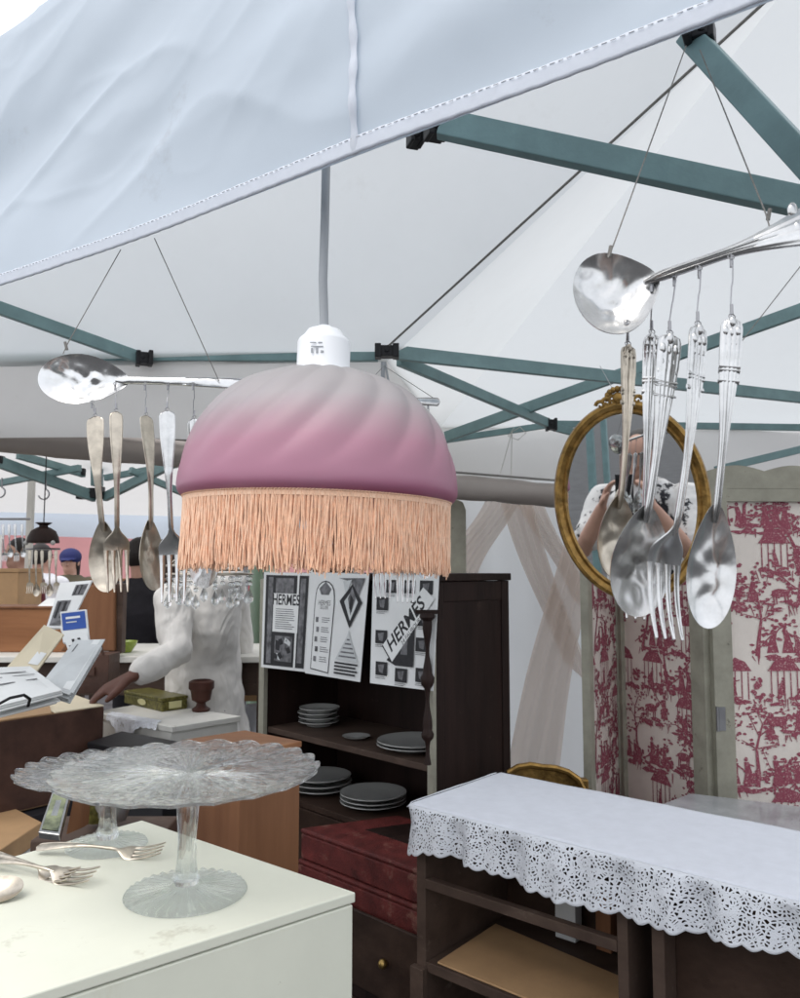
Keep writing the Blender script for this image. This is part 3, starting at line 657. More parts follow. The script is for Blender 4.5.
board(ud2 + .0125, BL - .031, .05, .066, zs + .06, T0 - .03, 'drawer_front', 'darkx')
board(ud2 + .0125, BL - .031, .05, .066, zs - .3, zs + .052, 'drawer_front', 'darkx')
board(.031, ud - .001, BD - .018, BD - .008, 0, T0 - .11, 'back_panel', 'darkx')
board(.006, .04, -.012, .004, 0, zs - .01, 'plinth_post', 'greywood')
mb = MB(); mb.slab([bl_(.06, .012, zs + .0015), bl_(ud - .03, .012, zs + .0015), bl_(ud - .06, .2, zs + .0015), bl_(.05, .24, zs + .0015)], (0, 0, .004)); tag(mb.build('tan_board', 'ply', bevel=.001), 'flat tan board lying on the open shelf of the bookcase', 'board')
for i, (u, v, s_) in enumerate(((.19, .265, (.05, .03, .045)), (.285, .27, (.035, .03, .045)))):
    mb = MB(); zc = zs; mb.slab([bl_(u, v, zs + .008), bl_(u + s_[0], v, zs + .008), bl_(u + s_[0], v + s_[1], zs + .008), bl_(u, v + s_[1], zs + .008)], (0, 0, s_[2] * 2.1)); mb.slab([bl_(u - .003, v - .003, zs + .008 + s_[2] * 2.11), bl_(u + s_[0] + .003, v - .003, zs + .008 + s_[2] * 2.11), bl_(u + s_[0] + .003, v + s_[1], zs + .008 + s_[2] * 2.11), bl_(u - .003, v + s_[1], zs + .008 + s_[2] * 2.11)], (0, 0, .02)); tag(mb.build('small_box', ['paper2', 'woodv'][i], bevel=.002), ['small pale box at the back of the open bookcase shelf', 'slim brown box beside the pale box in the bookcase'][i], 'box')
# cloth: flat top part
def cz(u, w, out=.006):
    du, dw = max(0, -u), max(0, -w); h = math.hypot(du, dw)
    x, y = max(u, 0), max(w, 0); p = bl_(x, y, BZ + .002)
    if h > 0:
        r = .012; t = min(1, h / r); ox = r * math.sin(t * math.pi / 2) * .8; z = -(r * (1 - math.cos(t * math.pi / 2)) + max(0, h - r * 1.1))
        wv = .009 * math.sin(u * 42 + w * 10) * min(1, h / .05) + .006 * math.sin(u * 97 + 1) * min(1, h / .05)
        p += V((0, 0, z)) - bu * (du / h) * (ox + wv * (du > dw)) - bv * (dw / h) * (ox + wv + .15 * h)
    else:
        p += V((0, 0, .0015 * noise.noise(V((u * 9, w * 9, 1))) + .001))
    return p
cl = thing('lace_tablecloth', bl_(.5, .1, BZ), 'white tablecloth with wide lace border draped over the bookcase', 'tablecloth')
mb = MB(); mb.grid(lambda s, t: cz(-.006 + s * (BL + .0), -.006 + t * (BD + .012)), 160, 40); mb.build('linen_panel', 'linen', cl, solid=.0012)
LR = .022
def hem(sm):      # path along the cloth edge: left side from the back, rounded corner, then the front
    a = BD - LR; b = a + LR * math.pi / 2
    if sm < a: return -.006, BD - sm, V((-1, 0)), 0
    if sm < b:
        th = (sm - a) / LR; return LR - .006 - LR * math.cos(th), LR - .006 - LR * math.sin(th), V((-math.cos(th), -math.sin(th))), math.sin(2 * th)
    return LR - .006 + sm - b, -.006, V((0, -1)), 0
TOTAL = BD - LR + LR * math.pi / 2 + BL - LR
def lacef(s, t):
    sm = s * TOTAL; x, y, n_, k = hem(sm); sc = .006 * abs(math.sin(sm * math.pi / .03)); x0, z0, nn_, kk_ = hem(sm)
    near = math.exp(-((sm - BD) / .05) ** 2)
    h = t * (.086 + sc + .008 * math.sin(sm * 9 + 1) + .018 * near)
    w_ = (.011 * math.sin(sm * 38 + 1.3 * math.sin(sm * 13)) + .006 * math.sin(sm * 91)) * min(1, h / .04)
    o = .008 * min(1, h / .01) + w_ + .16 * h
    return bl_(x + n_.x * o, y + n_.y * o, BZ + .002 - max(0, h - .004))
mb = MB(); mb.grid(lacef, 760, 24, uvf=lambda s, t: (s * TOTAL, t * .1)); mb.build('lace_border', 'lace', cl, smooth=True, solid=.0009)

# ================================================================ DARK DISPLAY CABINET
N0 = V((.092, 2.1, 0)); cu_ = V((-.70, .714, 0)).normalized(); cv = V((.714, .70, 0)).normalized(); CW, CD = .767, .31; CT = CH - .012
cab = thing('display_cabinet', N0, 'tall dark walnut cabinet with open shelves and papers hung on its front', 'cabinet')
def cb(u, v, z): return N0 + cu_ * u + cv * v + V((0, 0, z))
def cbox(u0, u1, v0, v1, z0, z1, name, m='dark', parent=cab, bv_=.002):
    mb = MB(); mb.slab([cb(u0, v0, z0), cb(u1, v0, z0), cb(u1, v1, z0), cb(u0, v1, z0)], (0, 0, z1 - z0)); return mb.build(name, m, parent, bevel=bv_)
cbox(-.006, CW + .006, -.004, CD + .004, CT - .02, CT, 'top')
sp_ = cbox(.004, .018, .032, CD - .032, 0.05, CT - .021, 'side_panel')
for v0, v1 in ((.0, .032), (CD - .032, CD)): cbox(.0, .020, v0, v1, 0, CT - .0205, 'side_stile')
for z0, z1 in ((CT - .075, CT - .021), (.0, .05), (.62, .68)): cbox(.001, .021, .0325, CD - .0325, z0, z1, 'side_rail')
cbox(CW - .02, CW, .002, CD, 0, CT - .0205, 'side_panel')
cbox(.022, CW - .022, CD - .014, CD - .002, 0, CT - .022, 'back_panel')
cbox(CW - .024, CW + .004, -.016, .001, .0, CT - .021, 'front_post', 'sage')
cbox(-.004, .018, -.014, -.001, .6, CT - .021, 'front_post', 'sage')
def cz_(px, py, v=0): h = hit(px, py, N0 + cv * v, cv); return (h - N0).dot(cu_), h.z
zsh = cz_(430, 766)[1]; zs2 = CH - (831 - 569) / F * 2.15
cbox(.022, CW - .021, .004, CD - .015, zsh - .018, zsh, 'shelf', 'greywood')
cbox(.022, CW - .021, .004, CD - .015, zs2 - .018, zs2, 'shelf', 'darkx')
cbox(.022, CW - .025, .0, .018, zs2 - .45, zs2 - .02, 'drawer_front', 'darkx')
mb = MB(); h0 = cz_(434, 612)[1]; h1 = cz_(434, 758)[1]; nn = 40; P = cb(-.030, -.062, 0)
pf = []
for i in range(nn + 1):
    t = i / nn; r = .0085 + .0035 * math.sin(t * 19) + (.006 if abs(t - .45) < .03 or abs(t - .82) < .03 else 0) + (.010 if t < .03 else 0); pf.append((r, h0 + (h1 - h0) * t))
mb.lathe(pf, 20, None, P); mb.bar(P + V((-.03, 0, h0 + .004)) , P + V((.03, 0, h0 + .004)), .012, .010); mb.build('turned_spindle', 'dark', cab)
def plate_stack(px, py, d, r, n, lab, h=.011, z=None):
    p = W(px, py, d) if z is None else V((W(px, py, d).x, d, z)); t = thing('plate_stack', p, lab, 'plates', 'stacks of china in the dark cabinet')
    rn = random.Random(px)
    for i in range(n):
        mb = MB(); cc = p + V((rn.uniform(-.004, .004), rn.uniform(-.004, .004), .001 + i * h))
        mb.lathe([(.001, .002), (r * .55, .002), (r * .6, .0), (r * .64, .002), (r * .72, .007), (r, .014), (r * .995, .0162), (r * .72, .0095), (r * .6, .006), (.001, .0055)], 48, None, cc); mb.build('plate', 'china', t)
def on_shelf(u, v, z): return cb(u, v, z + .001)
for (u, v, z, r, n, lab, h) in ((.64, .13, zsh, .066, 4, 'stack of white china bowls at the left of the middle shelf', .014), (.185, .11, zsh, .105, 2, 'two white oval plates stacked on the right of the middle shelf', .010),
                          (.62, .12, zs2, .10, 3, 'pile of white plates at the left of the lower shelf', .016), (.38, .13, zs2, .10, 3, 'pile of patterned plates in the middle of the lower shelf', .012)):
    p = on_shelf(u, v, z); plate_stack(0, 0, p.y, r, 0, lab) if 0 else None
    t = thing('plate_stack', p, lab, 'plates', 'stacks of china in the dark cabinet'); rn = random.Random(int(u * 100))
    for i in range(n):
        mb = MB(); cc = p + V((rn.uniform(-.004, .004), rn.uniform(-.004, .004), .001 + i * h))
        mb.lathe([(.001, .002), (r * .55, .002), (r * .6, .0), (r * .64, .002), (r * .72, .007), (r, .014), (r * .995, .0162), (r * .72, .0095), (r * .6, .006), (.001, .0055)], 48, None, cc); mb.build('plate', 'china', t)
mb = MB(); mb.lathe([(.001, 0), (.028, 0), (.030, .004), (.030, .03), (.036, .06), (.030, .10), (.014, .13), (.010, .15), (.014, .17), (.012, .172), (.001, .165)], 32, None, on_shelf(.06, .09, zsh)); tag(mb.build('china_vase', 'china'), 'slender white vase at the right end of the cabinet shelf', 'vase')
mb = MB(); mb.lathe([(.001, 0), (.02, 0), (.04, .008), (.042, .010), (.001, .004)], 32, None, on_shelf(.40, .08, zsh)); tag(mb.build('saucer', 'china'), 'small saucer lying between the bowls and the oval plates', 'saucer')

# ---- posters
def planar(c4):   # corners TL TR BR BL
    a, b, c, d_ = map(V, c4); n = (b - a).cross(d_ - a).normalized(); n = n if n.y < 0 else -n
    return (lambda x, y, h=0: a.lerp(b, x).lerp(d_.lerp(c, x), y) + n * h), n
def pcorn(pts, off, tiltout=.0):
    out = []
    for i, (px, py) in enumerate(pts):
        v = off - (tiltout if i > 1 else 0); out.append(hit(px, py, N0 + cv * v, cv))
    return out
class Poster:
    def __init__(s, name, pts, off, lab, base='paper', tilto=.02, th=.0015):
        s.P, s.n = planar(pcorn(pts, off, tilto)); s.mb = MB(); s.mats = [base]; s.h = .0012; s.name = name; s.lab = lab
        s.mb.slab([s.P(0, 0), s.P(1, 0), s.P(1, 1), s.P(0, 1)], -s.n * th)
    def mi(s, m):
        if m not in s.mats: s.mats.append(m)
        s.mb.mi = s.mats.index(m)
    def poly(s, pts, m):
        s.mi(m); s.h += .00006; s.mb.poly([s.P(x, y, s.h) for x, y in pts])
    def rect(s, x0, y0, x1, y1, m): s.poly([(x0, y0), (x1, y0), (x1, y1), (x0, y1)], m)
    def text(s, t, cx, cy, size, m, ang=0, asp=1, bold=0):
        s.mi(m); s.h += .00006; ca, sa = math.cos(ang), math.sin(ang); h = s.h
        text_mesh(s.mb, t, lambda x, y: s.P(cx + (x * ca - y * sa) * size * asp, cy - (x * sa + y * ca) * size, h), 1, bold)
    def lines(s, x0, y0, x1, n, dy, m, rn):
        for i in range(n):
            s.rect(x0, y0 + i * dy, x0 + (x1 - x0) * rn.uniform(.7, 1), y0 + i * dy + dy * .35, m)
    def build(s, parent=None, grp='framed fashion advertisement pages on the cabinet'):
        o = s.mb.build(s.name, s.mats, parent, smooth=False)
        if s.lab: tag(o, s.lab, 'poster', grp)
        return o
rn = random.Random(5)
p1 = Poster('advertisement_page', [(264, 572), (312, 573), (306, 672), (261, 667)], -.030, 'left dark bordered advertisement page with HERMES heading on cabinet', tilto=.015)
p1.rect(.06, .03, .95, .97, 'ink'); p1.rect(.12, .05, .22, .95, 'inkgrey'); p1.rect(.28, .06, .66, .22, 'inkgrey'); p1.rect(.30, .66, .68, .92, 'inkgrey'); p1.rect(.80, .06, .90, .92, 'inkgrey')
p1.rect(.73, .03, .77, .97, 'paper'); p1.rect(.24, .22, .78, .62, 'paper'); p1.text('HERMES', .51, .29, .155, 'ink', 0, 1.05, .02); p1.lines(.30, .38, .72, 10, .022, 'inkgrey', rn)
for i in range(10): a = rn.uniform(0, 6); x, y = rn.uniform(.34, .62), rn.uniform(.68, .9); p1.poly([(x + .06 * math.cos(a + k), y + .04 * math.sin(a + k * 1.1)) for k in (0, 1.6, 3.2, 4.6)], rn.choice(['ink', 'paper2']))
p1.build()
p2 = Poster('advertisement_page', [(311, 572), (369, 574), (360, 682), (305, 673)], -.034, 'white advertisement page with arched text panel and black diamond figure', tilto=.02)
arch = [(.10, .95), (.44, .97), (.47, .3)] + [(.29 + .17 * math.cos(a), .22 - .14 * math.sin(a)) for a in [k * math.pi / 8 for k in range(9)]] + [(.11, .3)]
p2.poly(arch, 'ink'); p2.poly([(.275 + (x - .275) * .93, .55 + (y - .55) * .975) for x, y in arch], 'paper')
p2.poly([(.18,.16), (.29,.09), (.40,.16), (.36,.22), (.22,.22)], 'inkgrey'); p2.text('HERMES', .29, .30, .07, 'ink', 0, .9)
p2.text('SELLIER', .29, .345, .05, 'ink', 0, .9)
for i in range(5):
    yy = .44 + i * .095; p2.rect(.15 + .02 * (i % 2), yy, .20 + .02 * (i % 2), yy + .05, 'inkgrey'); p2.lines(.26, yy, .42, 3, .02, 'inkgrey', rn)
p2.poly([(.52,.05), (.96,.04), (.80,.34), (.74,.08)], 'inkgrey'); p2.poly([(.60,.08), (.74,.06), (.66,.22)], 'paper2')
p2.poly([(.76,.10), (.94,.27), (.76,.52), (.56,.27)], 'ink'); p2.poly([(.76,.16), (.87,.27), (.76,.45), (.64,.27)], 'paper2'); p2.poly([(.76,.13), (.83,.24), (.76,.40), (.70,.24)], 'inkgrey'); p2.poly([(.74,.2), (.80,.25), (.78,.37), (.73,.33)], 'ink')
p2.poly([(.76,.53), (.78,.60), (.95,.83), (.56,.82), (.73,.60)], 'paper2')
for i in range(5): p2.poly([(.74 - .03 * i, .62 + .04 * i), (.78 + .03 * i, .62 + .04 * i), (.79 + .03 * i, .635 + .04 * i), (.73 - .03 * i, .635 + .04 * i)], 'inkgrey')
for i in range(4): p2.rect(.55 , .845 + .032 * i, .95 - .03 * (i % 2), .862 + .032 * i, 'ink')
p2.build()
p3 = Poster('advertisement_page', [(373, 573), (439, 574), (433, 691), (370, 683)], -.028, 'right advertisement page with small dark photos and diagonal HERMES band', tilto=.03)
for (x, y) in ((.22,.06), (.48,.06), (.74,.06), (.08,.22), (.74,.34), (.08,.52), (.72,.56), (.10,.80), (.42,.84), (.74,.82)):
    p3.rect(x, y, x + .19, y + .12, 'ink'); p3.poly([(x + .04, y + .03), (x + .14, y + .02), (x + .12, y + .10), (x + .06, y + .09)], 'inkgrey'); p3.lines(x, y + .13, x + .18, 2, .014, 'inkgrey', rn)
p3.poly([(.28, .78), (.70, .42), (.70, .82), (.42, .82)], 'ink'); p3.rect(.50, .52, .60, .72, 'inkgrey')
p3.poly([(.20, .66), (.80, .12), (.97, .22), (.36, .80)], 'paper'); p3.poly([(.20, .66), (.36, .80), (.37, .79), (.21, .65)], 'ink')
A_ = math.atan2(.54, .60) * .98
p3.text('HERM\u00c8S', .56, .455, .185, 'ink', A_, 1.0, .02); p3.text('24 FAUBOURG', .66, .50, .06, 'ink', A_, 1.0)
p3.build()

# ================================================================ FOLDING SCREEN
scr = thing('folding_screen', W(660, 570, 2.3) * 1, 'sage framed folding screen covered in red toile fabric behind the mirror', 'screen')
def toile(mb, P, Wd, Hh, seed):
    rn = random.Random(seed); hh = [.0010]
    def pl(pts):
        pts = [(min(Wd - .001, max(.001, x)), min(Hh - .001, max(.001, y))) for x, y in pts]
        hh[0] = .0010 + (hh[0] - .0010 + .000013) % .0014; mb.poly([P(x / Wd, 1 - y / Hh, hh[0]) for x, y in pts])
    def blob(x, y, rx, ry, n=14, j=.35, sl=0):
        pl([(x + rx * math.cos(a) * rn.uniform(1 - j, 1 + j * .5) + sl * math.sin(a) * ry, y + ry * math.sin(a) * rn.uniform(1 - j, 1 + j * .5)) for a in [2 * math.pi * k / n for k in range(n)]])
    def stroke(x0, y0, x1, y1, w0, w1):
        dx, dy = x1 - x0, y1 - y0; L = math.hypot(dx, dy) + 1e-6; nx, ny = -dy / L, dx / L
        pl([(x0 + nx * w0, y0 + ny * w0), (x1 + nx * w1, y1 + ny * w1), (x1 - nx * w1, y1 - ny * w1), (x0 - nx * w0, y0 - ny * w0)])
    def tree(x, y, h, s):
        a = math.pi / 2 + rn.uniform(-.3, .3) * s; px, py = x, y; w = h * .035
        for k in range(6):
            qx, qy = px + math.cos(a) * h / 6, py + math.sin(a) * h / 6; stroke(px, py, qx, qy, w, w * .8); w *= .8; a += rn.uniform(-.4, .4); px, py = qx, qy
            if k > 1:
                for sgn in (-1, 1):
                    b = a + sgn * rn.uniform(.6, 1.4); L = h * rn.uniform(.15, .34); ex, ey = px + math.cos(b) * L, py + math.sin(b) * L; stroke(px, py, ex, ey, w * .6, w * .25)
                    for m_ in range(9):
                        t = rn.uniform(.3, 1.15); blob(px + (ex - px) * t + rn.gauss(0, h * .035), py + (ey - py) * t + rn.gauss(0, h * .035), h * rn.uniform(.016, .035), h * rn.uniform(.010, .022), 7, .4)
    def branch(x, y, L, sgn):
        a = .5 if sgn > 0 else math.pi - .5; px, py = x, y
        for k in range(7):
            qx, qy = px + math.cos(a) * L / 7, py + math.sin(a) * L / 7; stroke(px, py, qx, qy, .0022, .0016); a += rn.uniform(-.35, .35); px, py = qx, qy
            for m_ in range(5): blob(px + rn.gauss(0, .012), py + rn.gauss(0, .012), rn.uniform(.004, .009), rn.uniform(.003, .006), 7, .4)
    def fig(x, y, h):
        blob(x, y + h * .9, h * .08, h * .09, 9, .15); lean = rn.uniform(-.12, .12) * h
        pl([(x - .09 * h, y + .8 * h), (x + .09 * h, y + .8 * h), (x + .12 * h + lean, y + .45 * h), (x + .22 * h + lean, y), (x - .22 * h + lean, y), (x - .12 * h + lean, y + .45 * h)])
        stroke(x, y + .75 * h, x + rn.choice((-1, 1)) * .3 * h, y + rn.uniform(.45, .85) * h, .035 * h, .025 * h)
    def beast(x, y, h):
        blob(x, y + h * .6, h * .55, h * .26, 14, .2); blob(x + h * .6, y + h * .85, h * .17, h * .14, 9, .2); stroke(x + .4 * h, y + .65 * h, x + .6 * h, y + .85 * h, .1 * h, .08 * h)
        for k in (-.4, -.25, .25, .4): stroke(x + k * h, y + .5 * h, x + (k + rn.uniform(-.06, .06)) * h, y, .06 * h, .035 * h)
    def island(x, y, w_):
        for k in range(9): blob(x + rn.uniform(-.42, .42) * w_, y + rn.uniform(-.014, .012), w_ * rn.uniform(.07, .18), rn.uniform(.003, .009), 14, .5)
        for k in range(8): a = x + rn.uniform(-.5, .5) * w_; stroke(a, y, a + rn.uniform(-.01, .01), y - rn.uniform(.01, .03), .002, .0008)
    y = .02; row = 0
    while y < Hh - .02:
        x = -.05 + (row % 2) * .13 + rn.uniform(-.02, .02)
        while x < Wd + .05:
            k = (row + int(x * 9)) % 3
            if k == 0:
                island(x + .06, y, .17); tree(x - .01, y, .20, 1)
                for j in range(3): fig(x + .04 + .028 * j, y + .008, rn.uniform(.055, .08))
                [blob(x + .11 + rn.gauss(0, .014), y + .022 + rn.gauss(0, .012), rn.uniform(.004, .011), rn.uniform(.003, .008), 8, .45) for _ in range(22)]
            elif k == 1:
                island(x + .06, y + .02, .13); beast(x + .04, y + .025, .05); fig(x + .10, y + .03, .07); branch(x + .12, y + .05, .14, -1)
            else:
                island(x + .06, y, .12); [stroke(x + .022 + .018 * j, y, x + .022 + .018 * j, y + .075, .0018, .0015) for j in range(5)]; pl([(x + .012, y + .075), (x + .03, y + .10), (x + .058, y + .112), (x + .086, y + .10), (x + .104, y + .075)]); fig(x + .055, y + .01, .05); branch(x - .02, y + .13, .13, 1); [blob(x + .12 + rn.gauss(0, .012), y + .03 + rn.gauss(0, .016), rn.uniform(.003, .010), rn.uniform(.003, .008), 8, .45) for _ in range(22)]
            x += .135
        y += .115; row += 1
SH = 1.73
def spanel(p, q, seed, top, hingeside, s0=.052):
    p, q = V(p), V(q); t = (q - p).normalized(); n = V((t.y, -t.x, 0)); n = n if n.y < 0 else -n; L = (q - p).length; s = s0
    T_ = .022
    pan = thing('x', p, '', '') if 0 else None
    mb = MB()
    for a in (0, L - s):
        mb.slab([p + t * a + V((0,0,.03)), p + t * (a + s) + V((0,0,.03)), p + t * (a + s) + V((0, 0, SH - .06)), p + t * a + V((0, 0, SH - .06))], n * T_)
    mb.slab([p + t * (s + .0005) + V((0,0,.05)), p + t * (L - s - .0005) + V((0,0,.05)), p + t * (L - s - .0005) + V((0,0,.16)), p + t * (s + .0005) + V((0,0,.16))], n * (T_ - .001))
    pts = [p + V((0, 0, SH - .0595)) + n * -.001] ; K = 36; crest = []
    for i in range(K + 1):
        u = i / K; z = SH + .004 - .016 * (1 - abs(math.sin(u * math.pi * 3.0))) ; crest.append(p + t * (L * u) + V((0, 0, z)) - n * .0005)
    zb = SH - .0955
    mb.slab([p + t * (s + .0005) + V((0,0,zb)), p + t * (L - s - .0005) + V((0,0,zb)), p + t * (L - s - .0005) + V((0,0,SH - .0605)), p + t * (s + .0005) + V((0,0,SH - .0605))], n * (T_ - .001))
    for i in range(K):
        u0, u1 = i / K, (i + 1) / K; z0, z1 = crest[i], crest[i + 1]
        mb.slab([p + t * (L * u0) + V((0,0,SH - .06)), p + t * (L * u1) + V((0,0,SH - .06)), z1, z0], n * (T_ - .0005))
    fr = mb.build('panel_frame', 'sage', scr, smooth=False)
    P, nn = planar([p + t * s + n * .008 + V((0,0,SH - .095)), p + t * (L - s) + n * .008 + V((0,0,SH - .095)), p + t * (L - s) + n * .008 + V((0,0,.16)), p + t * s + n * .008 + V((0,0,.16))])
    mb = MB(); mb.slab([P(0,0), P(1,0), P(1,1), P(0,1)], -nn * .004); mb.mi = 1; toile(mb, P, L - 2 * s, SH - .255, seed); mb.build('fabric_panel', ['toilebase', 'toile'], scr, smooth=False)
    if hingeside:
        for z in (.5, 1.02, SH - .25):
            mb = MB(); mb.loft([p + n * (T_ + .004) + t * .004 + V((0, 0, z)), p + n * (T_ + .004) + t * .004 + V((0, 0, z + .064))], .0045, .0045, n=10)
            mb.box(p + n * (T_ + .001) + t * .014 + V((0, 0, z + .032)), (.024, .003, .062), rotz(math.atan2(t.y, t.x))); mb.build('hinge', 'steel', fr)
    return pan
pa = V(((579 - 400) / F * 2.26, 2.26, 0)); pb = V(((614 - 400) / F * 2.58, 2.58, 0)); pc = V(((706 - 400) / F * 2.2, 2.2, 0)); pd = pc + V((.48, .02, 0))
spanel(pa, pb, 3, 0, False, .04); spanel(pb, pc, 5, 0, True); spanel(pc, pd, 11, 0, True)

# ================================================================ GILT OVAL MIRROR
md = 1.62; mc = W(631, 501, md); mk = md / F
mir = thing('oval_mirror', W(625, 602, md), 'oval mirror in old gilt frame with carved crest, hanging before the screen', 'mirror')
nrm = (V((-.06, -.35, 1.37)) - mc).normalized(); nrm = (V((0, 0, CH)) - mc).normalized().lerp(nrm, .7).normalized()
mxx = V((0, 0, 1)).cross(nrm).normalized(); myy = nrm.cross(mxx).normalized()
ra = R(5.5); mx2 = mxx * math.cos(ra) + myy * math.sin(ra); my2 = -mxx * math.sin(ra) + myy * math.cos(ra)
def mp_(x, y, h=0): return mc + mx2 * x + my2 * y + nrm * h
ax_, by_ = 68 * mk, 94 * mk
mb = MB(); NN = 96; ring = []
section = [(-.013, -.004), (-.012, .005), (-.008, .010), (-.003, .007), (.001, .010), (.006, .015), (.012, .013), (.015, .006), (.016, -.004)]
for i in range(NN):
    th = 2 * math.pi * i / NN; nx, ny = math.cos(th) / ax_, math.sin(th) / by_; l_ = math.hypot(nx, ny); nx /= l_; ny /= l_
    for (o, h) in section: ring.append(mp_(ax_ * math.cos(th) + nx * o, by_ * math.sin(th) + ny * o, h))
S_ = len(section); mb.add(ring, [(i * S_ + j, ((i + 1) % NN) * S_ + j, ((i + 1) % NN) * S_ + (j + 1) % S_, i * S_ + (j + 1) % S_) for i in range(NN) for j in range(S_)])
frm = mb.build('frame', 'gold', mir)
mb = MB(); mb.slab([mp_((ax_ - .008) * math.cos(t), (by_ - .008) * math.sin(t), .002) for t in [2 * math.pi * i / 80 for i in range(80)]], -nrm * .004); mb.build('mirror_glass', 'mirror', mir, smooth=False)
mb = MB(); rn = random.Random(2)
for s in (-1, 1):
    for j in range(3): 
        cx = s * (.010 + .013 * j); cy = by_ + .018 - .004 * j
        mb.tube([mp_(cx + (.010 - k * .0007) * math.cos(k * .55) * s, cy + (.010 - k * .0007) * math.sin(k * .55), .012) for k in range(13)], [.0045 - .0002 * k for k in range(13)], 8)
for k in range(9): a = math.pi * k / 8; mb.ball(mp_(.022 * math.cos(a), by_ + .022 + .016 * math.sin(a), .011), (.006, .006, .007), 10, 7)
mb.ball(mp_(0, by_ + .02, .012), (.012, .008, .012), 12, 8)
mb.build('carved_crest', 'gold', frm)
mb = MB(); mb.tube([mp_(0, by_ + .02, -.004), W(600, 300, md + .1), W(602, 200, md + .1)], .0008, 5) if 0 else mb.tube([mp_(0, by_ + .02, -.004), W(600, 366, md + .75)], .0009, 5); mb.build('hanging_wire', 'steel', mir)

# ================================================================ PEOPLE
def hand(mb, wr, dr, palm, thumbside, k=1, curl=.6):
    dr = V(dr).normalized(); palm = V(palm).normalized(); sd = dr.cross(palm).normalized() * thumbside; wr = V(wr)
    mb.loft([wr - dr * .01, wr + dr * .02 * k, wr + dr * .055 * k, wr + dr * .09 * k, wr + dr * .098 * k], [.024 * k, .030 * k, .038 * k, .038 * k, .030 * k], [.018 * k, .016 * k, .014 * k, .012 * k, .007 * k], sd, 14)
    for i, (o, L) in enumerate(((.029, .070), (.010, .080), (-.010, .074), (-.028, .058))):
        p = wr + dr * .085 * k + sd * o * k; d_ = dr; pts = [p]; 
        for j in range(3):
            c_ = curl * (j + .5) * .55; d2 = (dr * math.cos(c_) + palm * math.sin(c_)).normalized(); p = p + d2 * L * k * (.42, .32, .26)[j]; pts.append(p)
        mb.limb(pts, [.0092 * k, .0086 * k, .0078 * k, .0066 * k], 10)
    p = wr + dr * .025 * k + sd * .024 * k; q = p + (sd * .7 + dr * .6 + palm * .3).normalized() * .038 * k; r = q + (dr * .9 + palm * .35 + sd * .1).normalized() * .034 * k
    mb.limb([p, q, r], [.013 * k, .0105 * k, .008 * k], 10)
def head(mb, c, fw, up=(0,0,1), k=1):
    fw = V(fw).normalized(); up = (V(up) - fw * fw.dot(V(up))).normalized(); s = fw.cross(up).normalized(); rot = Matrix((s, fw, up)).transposed(); c = V(c)
    mb.ball(c + up * .012, (.073 * k, .088 * k, .100 * k), 20, 14, rot); mb.ball(c + fw * .028 * k - up * .055 * k, (.052 * k, .052 * k, .055 * k), 16, 10, rot)
    mb.ball(c + fw * .045 * k - up * .098 * k, (.024 * k, .020 * k, .018 * k), 12, 8, rot)
    mb.limb([c + fw * .084 * k + up * .012 * k, c + fw * .104 * k - up * .028 * k], [.008 * k, .014 * k], 10)
    for q in (-1, 1): mb.ball(c + s * q * .074 * k - up * .008 * k, (.010 * k, .018 * k, .030 * k), 10, 8, rot)
    mb.limb([c - s * .020 * k + fw * .074 * k - up * .062 * k, c + s * .020 * k + fw * .074 * k - up * .062 * k], [.007 * k, .007 * k], 8)
def facebits(parent, c, fw, m='hair', k=1):
    fw = V(fw).normalized(); up = V((0,0,1)); up = (up - fw * fw.z).normalized(); s = fw.cross(up).normalized(); c = V(c)
    mb = MB()
    for q in (-1, 1):
        mb.ball(c + s * q * .031 * k + fw * .079 * k + up * .012 * k, .0085 * k, 10, 8); mb.limb([c + s * q * .018 * k + fw * .087 * k + up * .032 * k, c + s * q * .044 * k + fw * .075 * k + up * .031 * k], [.0035 * k, .003 * k], 8)
    mb.build('eyes', m, parent)
def hairmesh(parent, c, fw, name='hair', m='hair', longh=0):
    fw = V(fw).normalized(); up = V((0,0,1)); s = fw.cross(up).normalized(); rot = Matrix((s, fw, up)).transposed(); c = V(c)
    mb = MB(); mb.ball(c + up * .030 - fw * .014, (.081, .092, .096), 20, 12, rot)
    if longh: mb.limb([c - fw * .05, c - fw * .06 - up * .18], [.075, .06], 14, .7)
    return mb.build(name, m, parent, remesh=.008)
